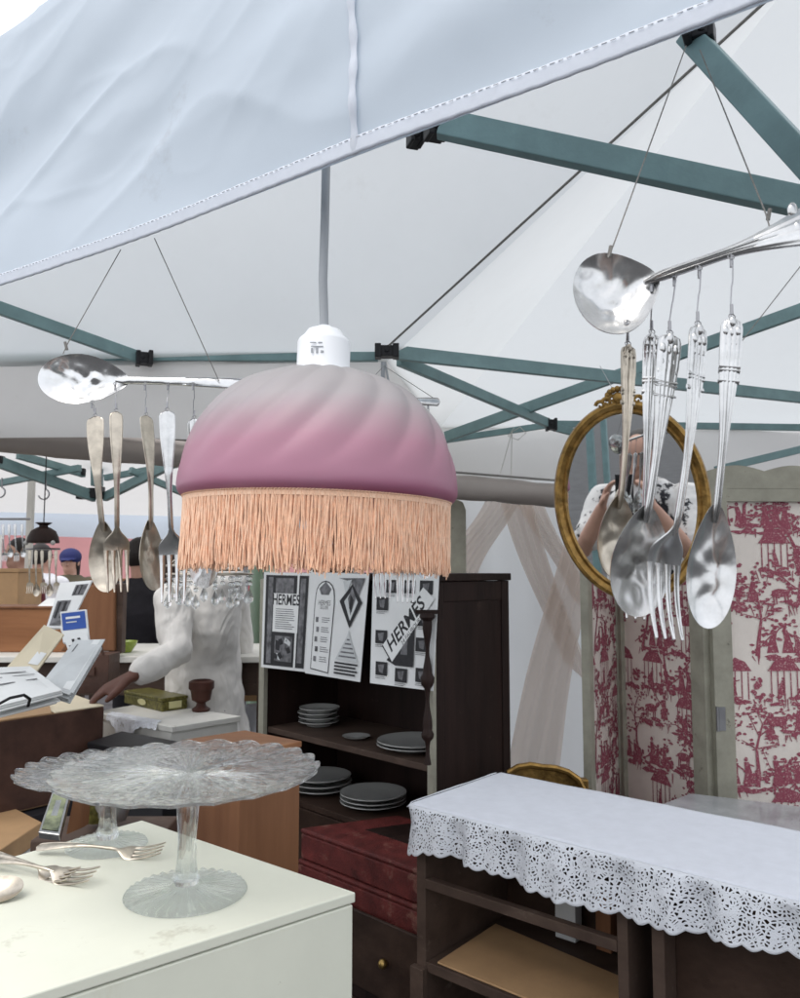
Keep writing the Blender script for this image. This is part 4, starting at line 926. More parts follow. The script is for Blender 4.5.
def person(name_label, J, skin, mtop, mbot, topname='jacket', vox=.008, grp=None, hairm='hair', longh=0, cap=None, hemz=None, mid='shirt'):
    base = V(J['ankL']).lerp(V(J['ankR']), .5); base.z = 0; root = thing('person', base, name_label, 'person', grp)
    fw = V(J['fw']).normalized(); sd = V((fw.y, -fw.x, 0)).normalized(); hf = V(J.get('hfw', J['fw']))
    mb = MB(); head(mb, J['head'], hf); nk = V(J['neck']); mb.limb([V(J['head']) - V((0,0,.07)) - hf.normalized() * .015, nk], [.052, .058], 14)
    pel, ch = V(J['pelvis']), V(J['chest']); mb.loft([pel - V((0,0,.06)), pel, pel.lerp(ch, .5), ch, nk - V((0,0,.03)), nk], [.13, .155, .135, .17, .13, .05], [.09, .11, .095, .115, .08, .05], sd, 20)
    for s in 'LR':
        sh, el, wr = V(J['sh' + s]), V(J['el' + s]), V(J['wr' + s]); mb.limb([sh, sh.lerp(el, .5), el, el.lerp(wr, .35), wr], [.055, .046, .039, .038, .025], 14)
        hand(mb, wr, J['hd' + s], J['pm' + s], 1 if s == 'L' else -1, J.get('hk', 1), J.get('curl', .6))
        hp, kn, an = pel + sd * (.085 if s == 'R' else -.085) - V((0,0,.05)), V(J['kn' + s]), V(J['ank' + s]); mb.limb([hp, hp.lerp(kn, .5), kn, kn.lerp(an, .35), an], [.085, .078, .055, .054, .036], 14)
    body = mb.build('body', skin, root, remesh=vox)
    facebits(body, J['head'], hf)
    mb = MB(); hz = hemz if hemz else pel.z - .08; hem = V((pel.x, pel.y, hz))
    mb.loft([hem, hem.lerp(pel, .6), pel.lerp(ch, .5), ch, nk - V((0,0,.045)), nk + V((0,0,.02))], [.205, .185, .175, .205, .165, .082], [.165, .145, .14, .150, .12, .082], sd, 24)
    for s in 'LR':
        sh, el, wr = V(J['sh' + s]), V(J['el' + s]), V(J['wr' + s]); we = el.lerp(wr, J.get('sleeve', .93)) if J.get('sleeve', .93) > 0 else sh.lerp(el, .7)
        if J.get('sleeve', .93) > 0: mb.limb([sh, sh.lerp(el, .5), el, el.lerp(we, .5), we], [.070, .062, .056, .050, .042], 16)
        else: mb.limb([sh, we], [.075, .072], 16)
    mb.build(topname, mtop, root, remesh=vox, disp=.026, dsize=.11)
    mb = MB(); mb.loft([pel - V((0,0,.10)), pel - V((0,0,.02)), pel + V((0,0,.08))], [.17, .17, .15], [.125, .125, .11], sd, 20)
    for s in 'LR':
        hp, kn, an = pel + sd * (.085 if s == 'R' else -.085) - V((0,0,.05)), V(J['kn' + s]), V(J['ank' + s]); mb.limb([hp, hp.lerp(kn, .5), kn, kn.lerp(an, .5), an + V((0,0,.03))], [.098, .088, .070, .062, .056], 14)
    mb.build('trousers', mbot, root, remesh=vox * 1.2, disp=.02, dsize=.08)
    mb = MB()
    for s in 'LR':
        a = V(J['ank' + s]); a.z = .045; mb.limb([a - fw * .03, a + fw * .08, a + fw * .16], [.042, .042, .034], 12)
    mb.build('shoes', 'black', root, remesh=.012)
    if cap:
        c_ = V(J['head']) + V((0,0,.045)); mb = MB(); mb.ball(c_, (.092, .102, .080)); mb.loft([c_ + hf * .06 - V((0,0,.02)), c_ + hf * .17 - V((0,0,.03))], [.075, .05], [.006, .005], sd, 14); mb.build('cap', cap, root, remesh=.008)
        if longh: hairmesh(body, V(J['head']) - V((0,0,.02)), hf, m=hairm, longh=longh)
    else: hairmesh(body, J['head'], hf, m=hairm, longh=longh)
    return root
def standing(x, y, H, fw, **k):
    fw = V(fw).normalized(); s = V((fw.y, -fw.x, 0)); s.normalize(); o = V((x, y, 0)); h = H / 1.75; u = V((0,0,1))
    J = dict(fw=fw, head=o + u * 1.63 * h, neck=o + u * 1.49 * h, chest=o + u * 1.30 * h, pelvis=o + u * .98 * h)
    for q, n_ in ((-1, 'L'), (1, 'R')):
        J['sh' + n_] = o + s * q * .185 * h + u * 1.42 * h; J['el' + n_] = o + s * q * .25 * h + u * 1.12 * h; J['wr' + n_] = o + s * q * .23 * h + fw * .10 + u * .88 * h
        J['hd' + n_] = V((0,0,-1)) + fw * .2; J['pm' + n_] = -s * q; J['kn' + n_] = o + s * q * .10 * h + u * .50 * h + fw * .02; J['ank' + n_] = o + s * q * .11 * h + u * .06
    J.update(k); return J
# seller in the pale jacket reaching left over the table
hx = W(222, 500, 3.1)
J = standing(W(203, 600, 3.1).x, 3.1, 1.80, (-.80, -.45, 0))
J['pelvis'] = W(206, 700, 3.1) ; J['chest'] = W(200, 622, 3.08); J['neck'] = W(212, 560, 3.05); J['head'] = W(214, 522, 3.0)
J['shL'] = W(172, 601, 2.88); J['elL'] = W(176, 652, 2.78); J['wrL'] = W(137, 674, 2.62); J['hdL'] = V((-.85, -.15, -.42)); J['pmL'] = V((-.2, .1, -1))
J['shR'] = W(232, 596, 3.25); J['elR'] = W(240, 660, 3.3); J['wrR'] = W(232, 680, 3.5); J['hdR'] = V((-1, 0, -.3)); J['pmR'] = V((0, 0, -1)); J['curl'] = 1.0; J['hk'] = 1.22
# swap: the near arm belongs to his left side as he faces left
person('man in pale stone jacket leaning left with his hand on the stall table', J, 'skin', 'jacket', 'trouser', 'jacket', vox=.007, hemz=.83)
# background visitors
person('woman in navy cap and olive jacket over white top by pink wall', standing(W(69, 600, 7.0).x, 7.0, 1.62, (.1, -1, 0)), 'skinl', 'olive', 'trouser', vox=.014, cap='navy', longh=1)
person('person in maroon top standing in shade at far left stall', standing(W(16, 600, 5.6).x, 5.6, 1.66, (-.5, -1, 0)), 'skinl', 'maroon', 'blackcl', vox=.014)
person('person in white shirt half hidden behind hanging cutlery at left', standing(W(40, 600, 6.2).x, 6.2, 1.64, (.3, 1, 0)), 'skinl', 'whitecl', 'trouser', vox=.014)
person('visitor in black coat seen behind the man in pale jacket', standing(W(141, 600, 4.6).x, 4.6, 1.62, (.6, 1, 0)), 'skinl', 'blackcl', 'blackcl', vox=.012)
# photographer, seen in the mirror only
J = standing(.02, -.36, 1.68, (0, 1, 0)); J['sleeve'] = -1; J['curl'] = 1.2
J['head'] = V((.02, -.27, 1.55)); J['hfw'] = V((0, 1, -.12)); J['neck'] = V((.02, -.33, 1.43)); J['chest'] = V((.02, -.36, 1.24))
J['shL'] = V((-.16, -.34, 1.36)); J['shR'] = V((.20, -.34, 1.36)); J['elL'] = V((-.21, -.15, 1.15)); J['elR'] = V((.25, -.15, 1.15)); J['wrL'] = V((-.10, -.085, 1.35)); J['wrR'] = V((.12, -.085, 1.35))
J['hdL'] = V((.35, .02, 1)); J['hdR'] = V((-.35, .02, 1)); J['pmL'] = V((1, .0, 0)); J['pmR'] = V((-1, .0, 0))
person('person in black and white patterned shirt raising a phone, reflected in mirror', J, 'skinl', 'shirtpat', 'trouser', 'patterned_shirt', vox=.007)
mb = MB(); mb.box((0.01, -.045, 1.42), (.075, .009, .155)); ph = tag(mb.build('phone', 'black', bevel=.003), 'black phone held up in both hands, seen in the mirror', 'phone')

# ================================================================ LEFT STALL BEHIND THE CHEST
# white table chest with goblet, tin, doily
tz = .955
def quadz(pts, z): return [Z(x, y, z) for x, y in pts]
wt = thing('white_side_cabinet', Z(175, 715, tz) * 1 - V((0, 0, tz)), 'white painted low cabinet in front of the man, holding the wooden goblet', 'cabinet')
q4 = quadz([(100, 700), (238, 700), (240, 722), (205, 745)], tz); 
tp = [Z(92, 712, tz), Z(172, 727, tz), Z(241, 716, tz), Z(150, 702, tz)]
MB().prism(tp, tz - .018, tz).build('top', 'whitewood', wt, bevel=.002)
cm = sum(tp, V()) / 4; MB().prism([cm.lerp(p, .96) for p in tp], 0, tz - .0185).build('body', 'whitewood', wt, bevel=.002)
g = Z(201, 711, tz); kk = g.y / F
mb = MB(); mb.lathe([(.001, 0), (.9*kk*9, 0), (9 * kk, 2 * kk), (5 * kk, 5 * kk), (4.2 * kk, 8 * kk), (9 * kk, 11 * kk), (10.5 * kk, 20 * kk), (12.3 * kk, 22 * kk), (12.3 * kk, 28.5 * kk), (9.5 * kk, 30 * kk), (8.5 * kk, 26 * kk), (.001, 25 * kk)], 32, None, g); tag(mb.build('wooden_goblet', 'goblet'), 'dark turned wooden goblet standing on the white cabinet', 'goblet')
ta = Z(124, 703, tz); tb = Z(162, 712, tz); tt = (tb - ta).normalized(); tn = V((-tt.y, tt.x, 0))
tinr = thing('printed_tin', ta, 'flat olive and gold printed tin box in front of the hand', 'tin')
L_ = (tb - ta).length; mb = MB(); mb.slab([ta, tb, tb + tn * .10, ta + tn * .10], (0, 0, .034)); mb.build('tin_body', 'tin', tinr, bevel=.003)
mb = MB(); mb.slab([ta - tt * .002 - tn * .002 + V((0,0,.0345)), tb + tt * .002 - tn * .002 + V((0,0,.0345)), tb + tt * .002 + tn * .102 + V((0,0,.0345)), ta - tt * .002 + tn * .102 + V((0,0,.0345))], (0, 0, .012)); mb.build('lid', 'tin', tinr, bevel=.003)
mb = MB(); cc = ta.lerp(tb, .5) - tn * .0035 + V((0, 0, .02)); mb.poly([cc + tt * .03 * math.cos(a) + V((0, 0, .011 * math.sin(a))) for a in [k * math.pi / 10 for k in range(20)]]); 
cc2 = tb + tt * .0015 + tn * .05 + V((0, 0, .02)); mb.slab([cc2 + tn * .025 + V((0,0,-.012)), cc2 - tn * .025 + V((0,0,-.012)), cc2 - tn * .025 + V((0,0,.012)), cc2 + tn * .025 + V((0,0,.012))], tt * .001); mb.build('label_patch', 'cream', tinr, smooth=False)
# doily hanging over the corner
mb = MB(); da, db = Z(108, 714.5, tz), Z(158, 724, tz)
def doil(s, t):
    p = da.lerp(db, s); drop = .105 * math.exp(-((s - .38) / .16) ** 2) + .018; tt_ = max(0, t - .35) / .65
    return p + V((0, .05 * (1 - min(1, t / .35)) - .008 - .012 * tt_ + .004 * math.sin(s * 30) * tt_, .003 - drop * tt_ * (1 + .1 * math.sin(s * 60))))
mb.grid(doil, 60, 24, uvf=lambda s, t: (s * .2 + 5, .01 + t * .08)); tag(mb.build('lace_doily', 'lace', solid=.001), 'small white lace doily hanging over the edge near the tin', 'doily')
# black box below and brown wooden box
bk = thing('black_chest', Z(160, 760, .86) - V((0,0,.86)), 'black storage chest standing below the lace doily', 'chest')
tp = [Z(88, 742, .93), Z(164, 757, .93), Z(194, 744, .93), Z(122, 731, .93)]
MB().prism(tp, 0, .91).build('body', 'black', bk, bevel=.004); MB().prism([sum(tp, V()).lerp(p * 4, 1.02) / 4 for p in tp], .911, .93).build('lid', 'black', bk, bevel=.004)
wz = 1.10
wb = thing('wooden_box', Z(245, 742, wz) - V((0, 0, wz)), 'orange brown wooden box with dovetailed rim beside the glass stand', 'box')
tp = [Z(180, 740, wz), Z(240, 755, wz), Z(302, 741, wz), Z(245, 730, wz)]
MB().prism(tp, wz - .012, wz).build('lid', 'wood', wb, bevel=.002)
cm = sum(tp, V()) / 4; t2 = [cm.lerp(p, .97) for p in tp]
MB().prism(t2, .55, wz - .0125).build('body', 'woodv', wb, bevel=.002)
mb = MB()
for i in range(9):
    p = t2[0].lerp(t2[1], (i + .5) / 9); mb.box(p + V((-.001, -.002, 0)) + V((0, 0, -wz + wz - .019)), (.008, .008, .012), rotz(.6))
for i in range(9):
    p = t2[1].lerp(t2[2], (i + .5) / 9)
mb.build('dovetails', 'dark', wb, smooth=False)
MB().prism([cm.lerp(p, .9) for p in tp], 0, .549).build('stand', 'dark', wb, bevel=.002)
# red boxes on a dark chest
rz_ = .78
rp4 = [Z(301, 828, rz_), Z(424, 872, rz_), Z(470, 835, rz_), Z(398, 815, rz_)]
cm = sum(rp4, V()) / 4
def redbox(z0, z1, k, lab, inset=True):
    t = thing('red_case', cm + V((0, 0, z0 - cm.z)), lab, 'case', 'red leatherette cases'); P4 = [cm.lerp(p, k) for p in rp4]
    MB().prism(P4, z0, z1 - .0125).build('base', 'redbox', t, bevel=.004); MB().prism([cm.lerp(p, k * 1.01) for p in rp4], z1 - .012, z1).build('lid', 'redbox', t, bevel=.005)
    c_ = P4[0].lerp(P4[1], .5)
    mb = MB(); e1_, e2_, e3_, e4_ = [cm.lerp(p, k * .45) + V((.03, .02, 0)) for p in rp4]; mb.prism([e1_, e2_, e3_, e4_], z1 - .001, z1 + .0012)
    if inset: mb.build('dark_panel', 'dark', t, bevel=.0005)
redbox(rz_ - .075, rz_, 1, 'upper dark red leatherette case with dark inset on its lid'); redbox(rz_ - .16, rz_ - .0765, 1.03, 'lower dark red leatherette case under the other one', False)
dc = thing('chest_of_drawers', V((cm.x, cm.y, 0)), 'dark wooden chest of drawers beneath the red cases', 'chest of drawers')
P4 = [cm.lerp(p, 1.12) for p in rp4]; MB().prism(P4, 0, rz_ - .162).build('body', 'dark', dc, bevel=.003)
ft = (P4[1] - P4[0]).normalized(); fn_ = V((ft.y, -ft.x, 0)); fn_ = fn_ if fn_.y < 0 else -fn_; L_ = (P4[1] - P4[0]).length
for i in range(3):
    z0 = .08 + i * .2; o = P4[0]; mb = MB(); mb.slab([V((o.x, o.y, z0)) + ft * .02, V((o.x, o.y, z0)) + ft * (L_ - .02), V((o.x, o.y, z0 + .17)) + ft * (L_ - .02), V((o.x, o.y, z0 + .17)) + ft * .02], fn_ * .008)
    dw = mb.build('drawer', 'darkx', dc, bevel=.003); 
    for q in (.25, .75): MB().ball(V((o.x, o.y, z0 + .085)) + ft * L_ * q + fn_ * .018, .011, 12, 8).build('knob', 'brass', dw)
# cardboard box with papers, left
bx = thing('cardboard_box', Z(50, 770, .75) - V((0, 0, .75)), 'long open brown cardboard box overflowing with papers and folders', 'box')
bz = 1.02
A1, A2 = Z(-60, 731, bz), Z(104, 707, bz); bt = (A2 - A1).normalized(); bn = V((-bt.y, bt.x, 0)); bn = bn if bn.y > 0 else -bn; dp = .42
for nm, pts, off in (('front_panel', [A1, A2], None),):
    mb = MB(); h_ = .26; mb.slab([A1, A2, A2 - V((0,0,h_)), A1 - V((0,0,h_))], bn * .005); mb.build('front_panel', 'brown', bx, bevel=.001)
    B1, B2 = A1 + bn * dp, A2 + bn * dp
    mb = MB(); mb.slab([A2 + bn * .006, B2, B2 - V((0,0,h_)), A2 + bn * .006 - V((0,0,h_))], -bt * .005); mb.build('side_panel', 'card', bx, bevel=.001)
    mb = MB(); mb.slab([B1, B2, B2 - V((0,0,h_)), B1 - V((0,0,h_))], bn * .005); mb.build('back_panel', 'card', bx, bevel=.001)
    mb = MB(); mb.slab([A1 - V((0,0,h_)), A2 - V((0,0,h_)), B2 - V((0,0,h_)), B1 - V((0,0,h_))], V((0,0,.005))); mb.build('bottom', 'card', bx, bevel=.001)
    mb = MB(); mb.slab([A2 - bt * .16 + V((0,0,.002)), A2 + V((0,0,.002)), B2 + bt * .02 + V((0,0,.03)), B2 - bt * .16 + V((0,0,.045))], V((0,0,.004))); mb.build('flap', 'cardcream', bx, bevel=.001)
    mb = MB(); mb.slab([A1 + V((0,0,.002)), A2 - bt * .17 + V((0,0,.002)), A2 - bt * .14 + bn * .07 + V((0,0,.012)), A1 + bn * .07 + V((0,0,.012))], V((0,0,.004))); mb.build('flap', 'card', bx, bevel=.001)
# bench under the box
bh = thing('trestle_bench', Z(0, 800, 0.6), 'dark trestle bench carrying the cardboard box', 'bench')
zt = bz - .265
mb = MB(); mb.slab([A1 - bn * .05 - V((0,0,A1.z - zt)), A2 - bn * .05 + bt * .02 - V((0,0,A1.z - zt)), A2 + bn * .45 + bt * .02 - V((0,0,A1.z - zt)), A1 + bn * .45 - V((0,0,A1.z - zt))], (0,0,-.03)); mb.build('bench_top', 'blackcl', bh, bevel=.003)
for s in (.25, .97):
    for q in (0, .36):
        p = A1.lerp(A2, s) + bn * q; MB().bar((p.x, p.y, 0), (p.x, p.y, zt - .03), .035, .035, (0, 1, 0)).build('leg', 'dark', bh, bevel=.002)
PG = 'papers and folders heaped in the cardboard box'
def sheetstack(corners, th, n, mat_, lab, name='paper_stack', cat='papers', jit=.006, marks=None):
    # corners are (px, py, distance) TL TR BR BL of the topmost sheet
    P, nn = planar([W(*c) for c in corners]); rn = random.Random(len(lab)); mats = [mat_, 'paper2', 'ink', 'inkgrey', 'blue', 'cardcream', 'paper']; mb = MB()
    for i in range(n):
        dx, dy, a = rn.uniform(-jit, jit), rn.uniform(-jit, jit), rn.uniform(-.012, .012); h = -th * i / max(1, n) - .0001; mb.mi = 0 if i % 3 or i == 0 else 1
        ex = V((dx, dy * .3, dy)) if i else V()
        mb.slab([P(0, 0 + a, h) + ex, P(1, 0 - a, h) + ex, P(1, 1 - a, h) + ex, P(0, 1 + a, h) + ex], -nn * th / max(1, n) * .8)
    hh = .0008
    for (x0, y0, x1, y1, m_) in (marks or []):
        mb.mi = mats.index(m_); hh += .0003; mb.poly([P(x0, y0, hh), P(x1, y0, hh), P(x1, y1, hh), P(x0, y1, hh)])
    return tag(mb.build(name, mats, smooth=False), lab, cat, PG)
sheetstack([(-20, 668, 1.95), (30, 666, 2.05), (62, 690, 1.88), (-10, 708, 1.75)], .035, 9, 'paper', 'stack of white papers lying at the left end of the cardboard box', marks=[(.1,.2,.8,.23,'inkgrey'), (.1,.32,.9,.34,'inkgrey'), (.2,.5,.85,.53,'inkgrey')])
sheetstack([(75, 640, 2.12), (102, 640, 2.12), (70, 694, 1.93), (40, 685, 1.93)], .03, 8, 'paper2', 'leaning bundle of pale papers in plastic sleeve beside the cream folder', marks=[(.2,.1,.25,.9,'inkgrey'), (.7,.0,.95,.95,'paper')])
sheetstack([(44, 625, 2.2), (64, 634, 2.2), (36, 672, 2.05), (6, 668, 2.05)], .006, 2, 'cardcream', 'cream cardboard folder standing open behind the white papers', 'folder', 'folder', .002, marks=[(.55,.55,.9,.85,'paper')])
sheetstack([(60, 612, 2.35), (86, 609, 2.35), (89, 640, 2.28), (63, 643, 2.28)], .008, 2, 'paper', 'blue and white printed booklet standing up from the box', 'booklet', 'booklet', .001,
           marks=[(.05,.06,.95,.62,'blue'), (.2,.2,.75,.27,'paper'), (.2,.36,.6,.40,'paper2')])
sheetstack([(60, 628, 2.33), (84, 624, 2.33), (90, 645, 2.25), (68, 650, 2.25)], .003, 1, 'paper', 'white card with grey lines leaning on the blue booklet', 'card', 'card', .001,
           marks=[(.12,.18,.24,.34,'ink'), (.3,.2,.85,.3,'inkgrey'), (.3,.6,.42,.74,'ink'), (.55,.6,.68,.74,'ink'), (.1,.85,.4,.9,'inkgrey')])
sheetstack([(60, 583, 2.6), (92, 580, 2.6), (68, 628, 2.5), (46, 628, 2.5)], .008, 2, 'paper', 'tall photo print with dark figures leaning on the wooden headboard', 'photo_print', 'print', .001,
           marks=[(.55,.08,.95,.32,'inkgrey'), (.6,.1,.66,.3,'ink'), (.75,.1,.8,.3,'ink'), (.12,.42,.62,.95,'inkgrey'), (.2,.45,.3,.8,'ink'), (.42,.45,.52,.8,'ink')])
mb = MB(); mb.tube(wires([W(-5, 706, 1.7), W(10, 698, 1.72), W(24, 695, 1.74), W(30, 699, 1.76), W(28, 706, 1.78)], 5), .0032, 8); tag(mb.build('black_strap', 'black'), 'thin black strap curving over the white papers', 'strap')
# table with wooden drawers, headboard
tl = thing('long_table', W(60, 660, 3.2) - V((0,0,W(60,660,3.2).z)), 'pale topped table behind the papers carrying wooden drawers', 'table')
z3 = W(60, 655, 3.2).z; MB().box((W(60, 655, 3.3).x, 3.42, z3 - .012), (1.9, .55, .024)).build('table_top', 'whitewood', tl, bevel=.003)
MB().box((W(60, 655, 3.3).x, 3.2, z3 - .09), (1.8, .02, .13)).build('apron', 'greywood', tl, bevel=.002)
for x in (-.85, .85):
    for y in (3.2, 3.64): MB().box((W(60, 655, 3.3).x + x, y, (z3 - .025) / 2), (.05, .05, z3 - .026)).build('leg', 'greywood', tl, bevel=.002)
dwz = z3
dd = thing('wooden_drawer_box', W(30, 645, 3.3), 'low orange brown wooden drawer box on the far table', 'box')
x0, x1 = W(-40, 640, 3.3).x, W(74, 640, 3.3).x; zt_ = W(0, 609, 3.3).z
MB().box(((x0 + x1) / 2, 3.4, (dwz + zt_) / 2 + .001), (x1 - x0, .2, zt_ - dwz)).build('body', 'wood', dd, bevel=.003)
MB().box(((x0 + x1) / 2, 3.4, zt_ + .006), (x1 - x0 + .01, .21, .009)).build('lid', 'woodv', dd, bevel=.002)
mb = MB(); mb.slab([W(36, 608, 3.32), W(66, 608, 3.32), W(74, 599, 3.45), W(48, 599, 3.45)], (0, 0, .004)); tag(mb.build('white_envelope', 'paper', bevel=.0005), 'white envelope lying on the wooden drawer box', 'envelope')
mb = MB(); pts = [W(74, 651, 3.1), W(116, 651, 3.1)]; pr_ = [W(114, 651, 3.1), W(114, 590, 3.1), W(108, 585, 3.1), W(98, 583, 3.1), W(88, 587, 3.1), W(80, 598, 3.1), W(74, 620, 3.1), W(68, 640, 3.1), W(60, 651, 3.1)]
mb.slab(pr_, (0, .03, 0)); hb = tag(mb.build('wooden_headboard', 'woodv', bevel=.004), 'curved brown wooden panel with arched top standing on the far table', 'panel')
mb = MB(); mb.box(W(118, 618, 3.15) , (.05, .05, .27)); tag(mb.build('wooden_post', 'greywood', bevel=.004), 'short brown post standing right of the arched wooden panel', 'post')
mb = MB(); c_ = W(124, 638, 3.3); mb.lathe([(.001, 0), (.03, 0), (.05, .03), (.055, .045), (.052, .045), (.045, .03), (.001, .006)], 28, None, V((c_.x, c_.y, z3 + .001))); tag(mb.build('green_bowl', mat('lime_glass', (.35,.45,.08), .2, 0, .1, trans=.3)), 'lime green glass bowl on the far table', 'bowl')
sheetstack([(92, 636, 3.2), (113, 633, 3.2), (117, 651, 3.15), (96, 654, 3.15)], .004, 1, 'paper2', 'small pale card propped on the far table', 'card', 'card', .001, marks=[(.2,.25,.8,.3,'inkgrey'), (.2,.5,.7,.55,'inkgrey')])
# brown leather bag between box and table
mb = MB(); c_ = W(97, 672, 2.85); mb.box(c_, (.12, .11, .13)); mb.tube([c_ + V((-.04, -.05, .06)), c_ + V((-.03, -.055, .10)), c_ + V((.03, -.055, .10)), c_ + V((.04, -.05, .06))], .006, 8); mb.box(c_ + V((0, -.063, .01)), (.03, .006, .03)); tag(mb.build('leather_bag', 'brown', bevel=.008), 'brown tooled leather bag beside the papers', 'bag')
# small things on floor level left, seen under the cake stand
lt = thing('low_table', Z(20, 850, .62) - V((0,0,.62)), 'low pale table behind the chest holding frames and tan boards', 'table')
lz = .72
lp = [Z(-120, 900, lz), Z(150, 830, lz), Z(170, 780, lz), Z(-120, 800, lz)]
MB().prism(lp, lz - .02, lz).build('table_top', 'paper2', lt, bevel=.002)
cm = sum(lp, V()) / 4
for p in lp: q = cm.lerp(p, .9); MB().bar((q.x, q.y, 0), (q.x, q.y, lz - .021), .04, .04, (0,1,0)).build('leg', 'greywood', lt, bevel=.002)
mb = MB(); tt4 = [Z(-60, 850, lz + .05), Z(0, 850, lz + .05), Z(42, 822, lz + .05), Z(-10, 795, lz + .05)]; mb.prism(tt4, lz + .001, lz + .05); tag(mb.build('tan_carton', 'ply', bevel=.003), 'flat tan carton on the low table at left edge', 'carton')
pfm = thing('picture_frame', Z(60, 835, lz), 'small framed floral picture leaning below the cake stand', 'picture')
P, nn = planar([W(54, 786, 1.42), W(72, 786, 1.42), W(60, 835, 1.30), W(38, 832, 1.30)])
mb = MB(); mb.slab([P(0,0), P(1,0), P(1,1), P(0,1)], -nn * .012); mb.build('frame', 'silver', pfm, bevel=.002); mb = MB(); mb.poly([P(.12,.06,.001), P(.88,.06,.001), P(.88,.94,.001), P(.12,.94,.001)]); mb.build('picture', mat('floral_print', (.30,.33,.20), .5, 0, .5, 28, c2=(.03,.04,.03)), pfm, smooth=False)
mb = MB(); c_ = W(78, 808, 1.45); mb.slab([W(66, 835, 1.42), W(82, 828, 1.46), W(86, 783, 1.46), W(76, 785, 1.42)], (0.004, .02, 0)); tag(mb.build('wooden_plaque', 'woodv', bevel=.002), 'brown wooden plaque leaning behind the floral picture', 'plaque')
rn = random.Random(9)
for i, (px, py, m_, lab) in enumerate(((95, 812, 'tin', 'small olive tin among the bric-a-brac under the cake stand'), (103, 806, 'china', 'little white china cup among the bric-a-brac under the stand'), (118, 810, 'steel', 'small metal pot right of the white cup under the stand'))):
    c_ = W(px, py + 10, 1.5); mb = MB(); mb.lathe([(.001, 0), (.014, 0), (.020, .02), (.017, .045), (.019, .055), (.016, .055), (.014, .04), (.001, .01)], 20, None, c_); tag(mb.build('small_pot', m_), lab, 'pot')
mb = MB(); mb.box(W(108, 836, 1.5), (.22, .14, .03)); tag(mb.build('small_tray', 'greywood', bevel=.003), 'brown tray carrying the little pots under the cake stand', 'tray')

# crystal chandelier ring hanging behind the left chime
chd = 1.35; cc = W(210, 574, chd)
cd_ = thing('crystal_chandelier', cc, 'small metal hoop chandelier with hanging crystal drops behind the lamp fringe', 'chandelier')
mb = MB()
for z, r in ((0, .070), (.014, .070), (.007, .05)):
    mb.tube([cc + V((r * math.cos(t), r * math.sin(t), z)) for t in [k * math.pi / 20 for k in range(41)]], .0022, 6)
for k in range(8): a = k * math.pi / 4; mb.tube([cc + V((.070 * math.cos(a), .070 * math.sin(a), .014)), cc + V((.012 * math.cos(a), .012 * math.sin(a), .07)), cc + V((0, 0, .16))], .0013, 5)
mb.tube([cc + V((0,0,.16)), W(330, 356, 2.2)], .0012, 5); mb.build('metal_hoop', 'tarnish', cd_)
for k in range(20):
    a = k * math.pi / 10 + .1; r = .068 if k % 2 else .05; L = .018 + .012 * ((k * 7) % 3) / 2; p = cc + V((r * math.cos(a), r * math.sin(a), -.002)); mb = MB()
    for j in range(int(L / .009)): mb.ball(p - V((0, 0, .005 + j * .009)), .0042, 8, 6)
    e_ = p - V((0, 0, L + .012)); mb.lathe([(.0005, .012), (.003, .006), (.0065, -.002), (.006, -.008), (.0005, -.012)], 8, None, e_); mb.build('crystal_drop', 'glass', cd_, smooth=False)

# ---- right of man: pale green hanging, pole, red cloth, far table
mb = MB(); a, b = W(234, 560, 4.3), W(275, 560, 4.3); mb.grid(lambda u, v: a.lerp(b, u) + V((0, -.03 * math.sin(u * 16 + v), .35 - 1.4 * v)), 40, 20); tag(mb.build('green_curtain', 'palegreen', solid=.001), 'pale green curtain hanging between man and dark cabinet', 'curtain')
mb = MB(); p = W(243, 690, 3.9); mb.bar((p.x, p.y, 0), (p.x, p.y, 2.0), .03, .03, (0, 1, 0)); q = W(243, 633, 3.88); mb.box(q, (.05, .05, .05)); tag(mb.build('tent_pole', ['steel'], bevel=.002), 'grey metal tent pole in front of the pale green curtain', 'pole')
mb = MB(); a = W(232, 594, 4.1); mb.grid(lambda u, v: a + V((.09 * u - .03 * v, -.02 * math.sin(u * 9), -.26 * v + .05)), 12, 12); tag(mb.build('red_scarf', 'red', solid=.004), 'bright red scarf hanging just behind the man in pale jacket', 'scarf')
rt = thing('tan_side_table', W(252, 700, 3.5) - V((0,0,W(252,700,3.5).z)), 'small tan wooden table between the man and dark cabinet', 'table')
z4 = W(252, 688, 3.5).z; cx = W(252, 690, 3.5).x; MB().box((cx, 3.6, z4 - .02), (.30, .4, .04)).build('table_top', 'ply', rt, bevel=.003)
for x in (-.12, .12):
    for y in (3.43, 3.77): MB().box((cx + x, y, (z4 - .04) / 2), (.04, .04, z4 - .0405)).build('leg', 'ply', rt, bevel=.003)
mb = MB(); mb.grid(lambda u, v: V((cx - .13 + .24 * u, 3.36 - .03 * math.sin(u * 8 + v * 3) - .08 * v, z4 - .02 - .16 * v - .03 * math.sin(u * 3))), 20, 14); tag(mb.build('white_cloth', 'linen', solid=.008), 'crumpled white cloth hanging from the small tan table', 'cloth')
# pale sage board behind lamp right
mb = MB(); pts = [W(442, 575, 2.9), W(466, 575, 2.9), W(466, 510, 2.9), W(463, 502, 2.9), W(456, 499, 2.9), W(430, 498, 2.9)]; z0_ = pts[0].z
mb.slab([V((pts[0].x, 2.9, 0)), V((pts[1].x, 2.9, 0))] + pts[2:] + [V((W(430, 498, 2.9).x, 2.9, 0))], (0, .02, 0)); tag(mb.build('sage_board', 'sage', bevel=.004), 'tall sage green board with rounded corner behind the cabinet', 'board')
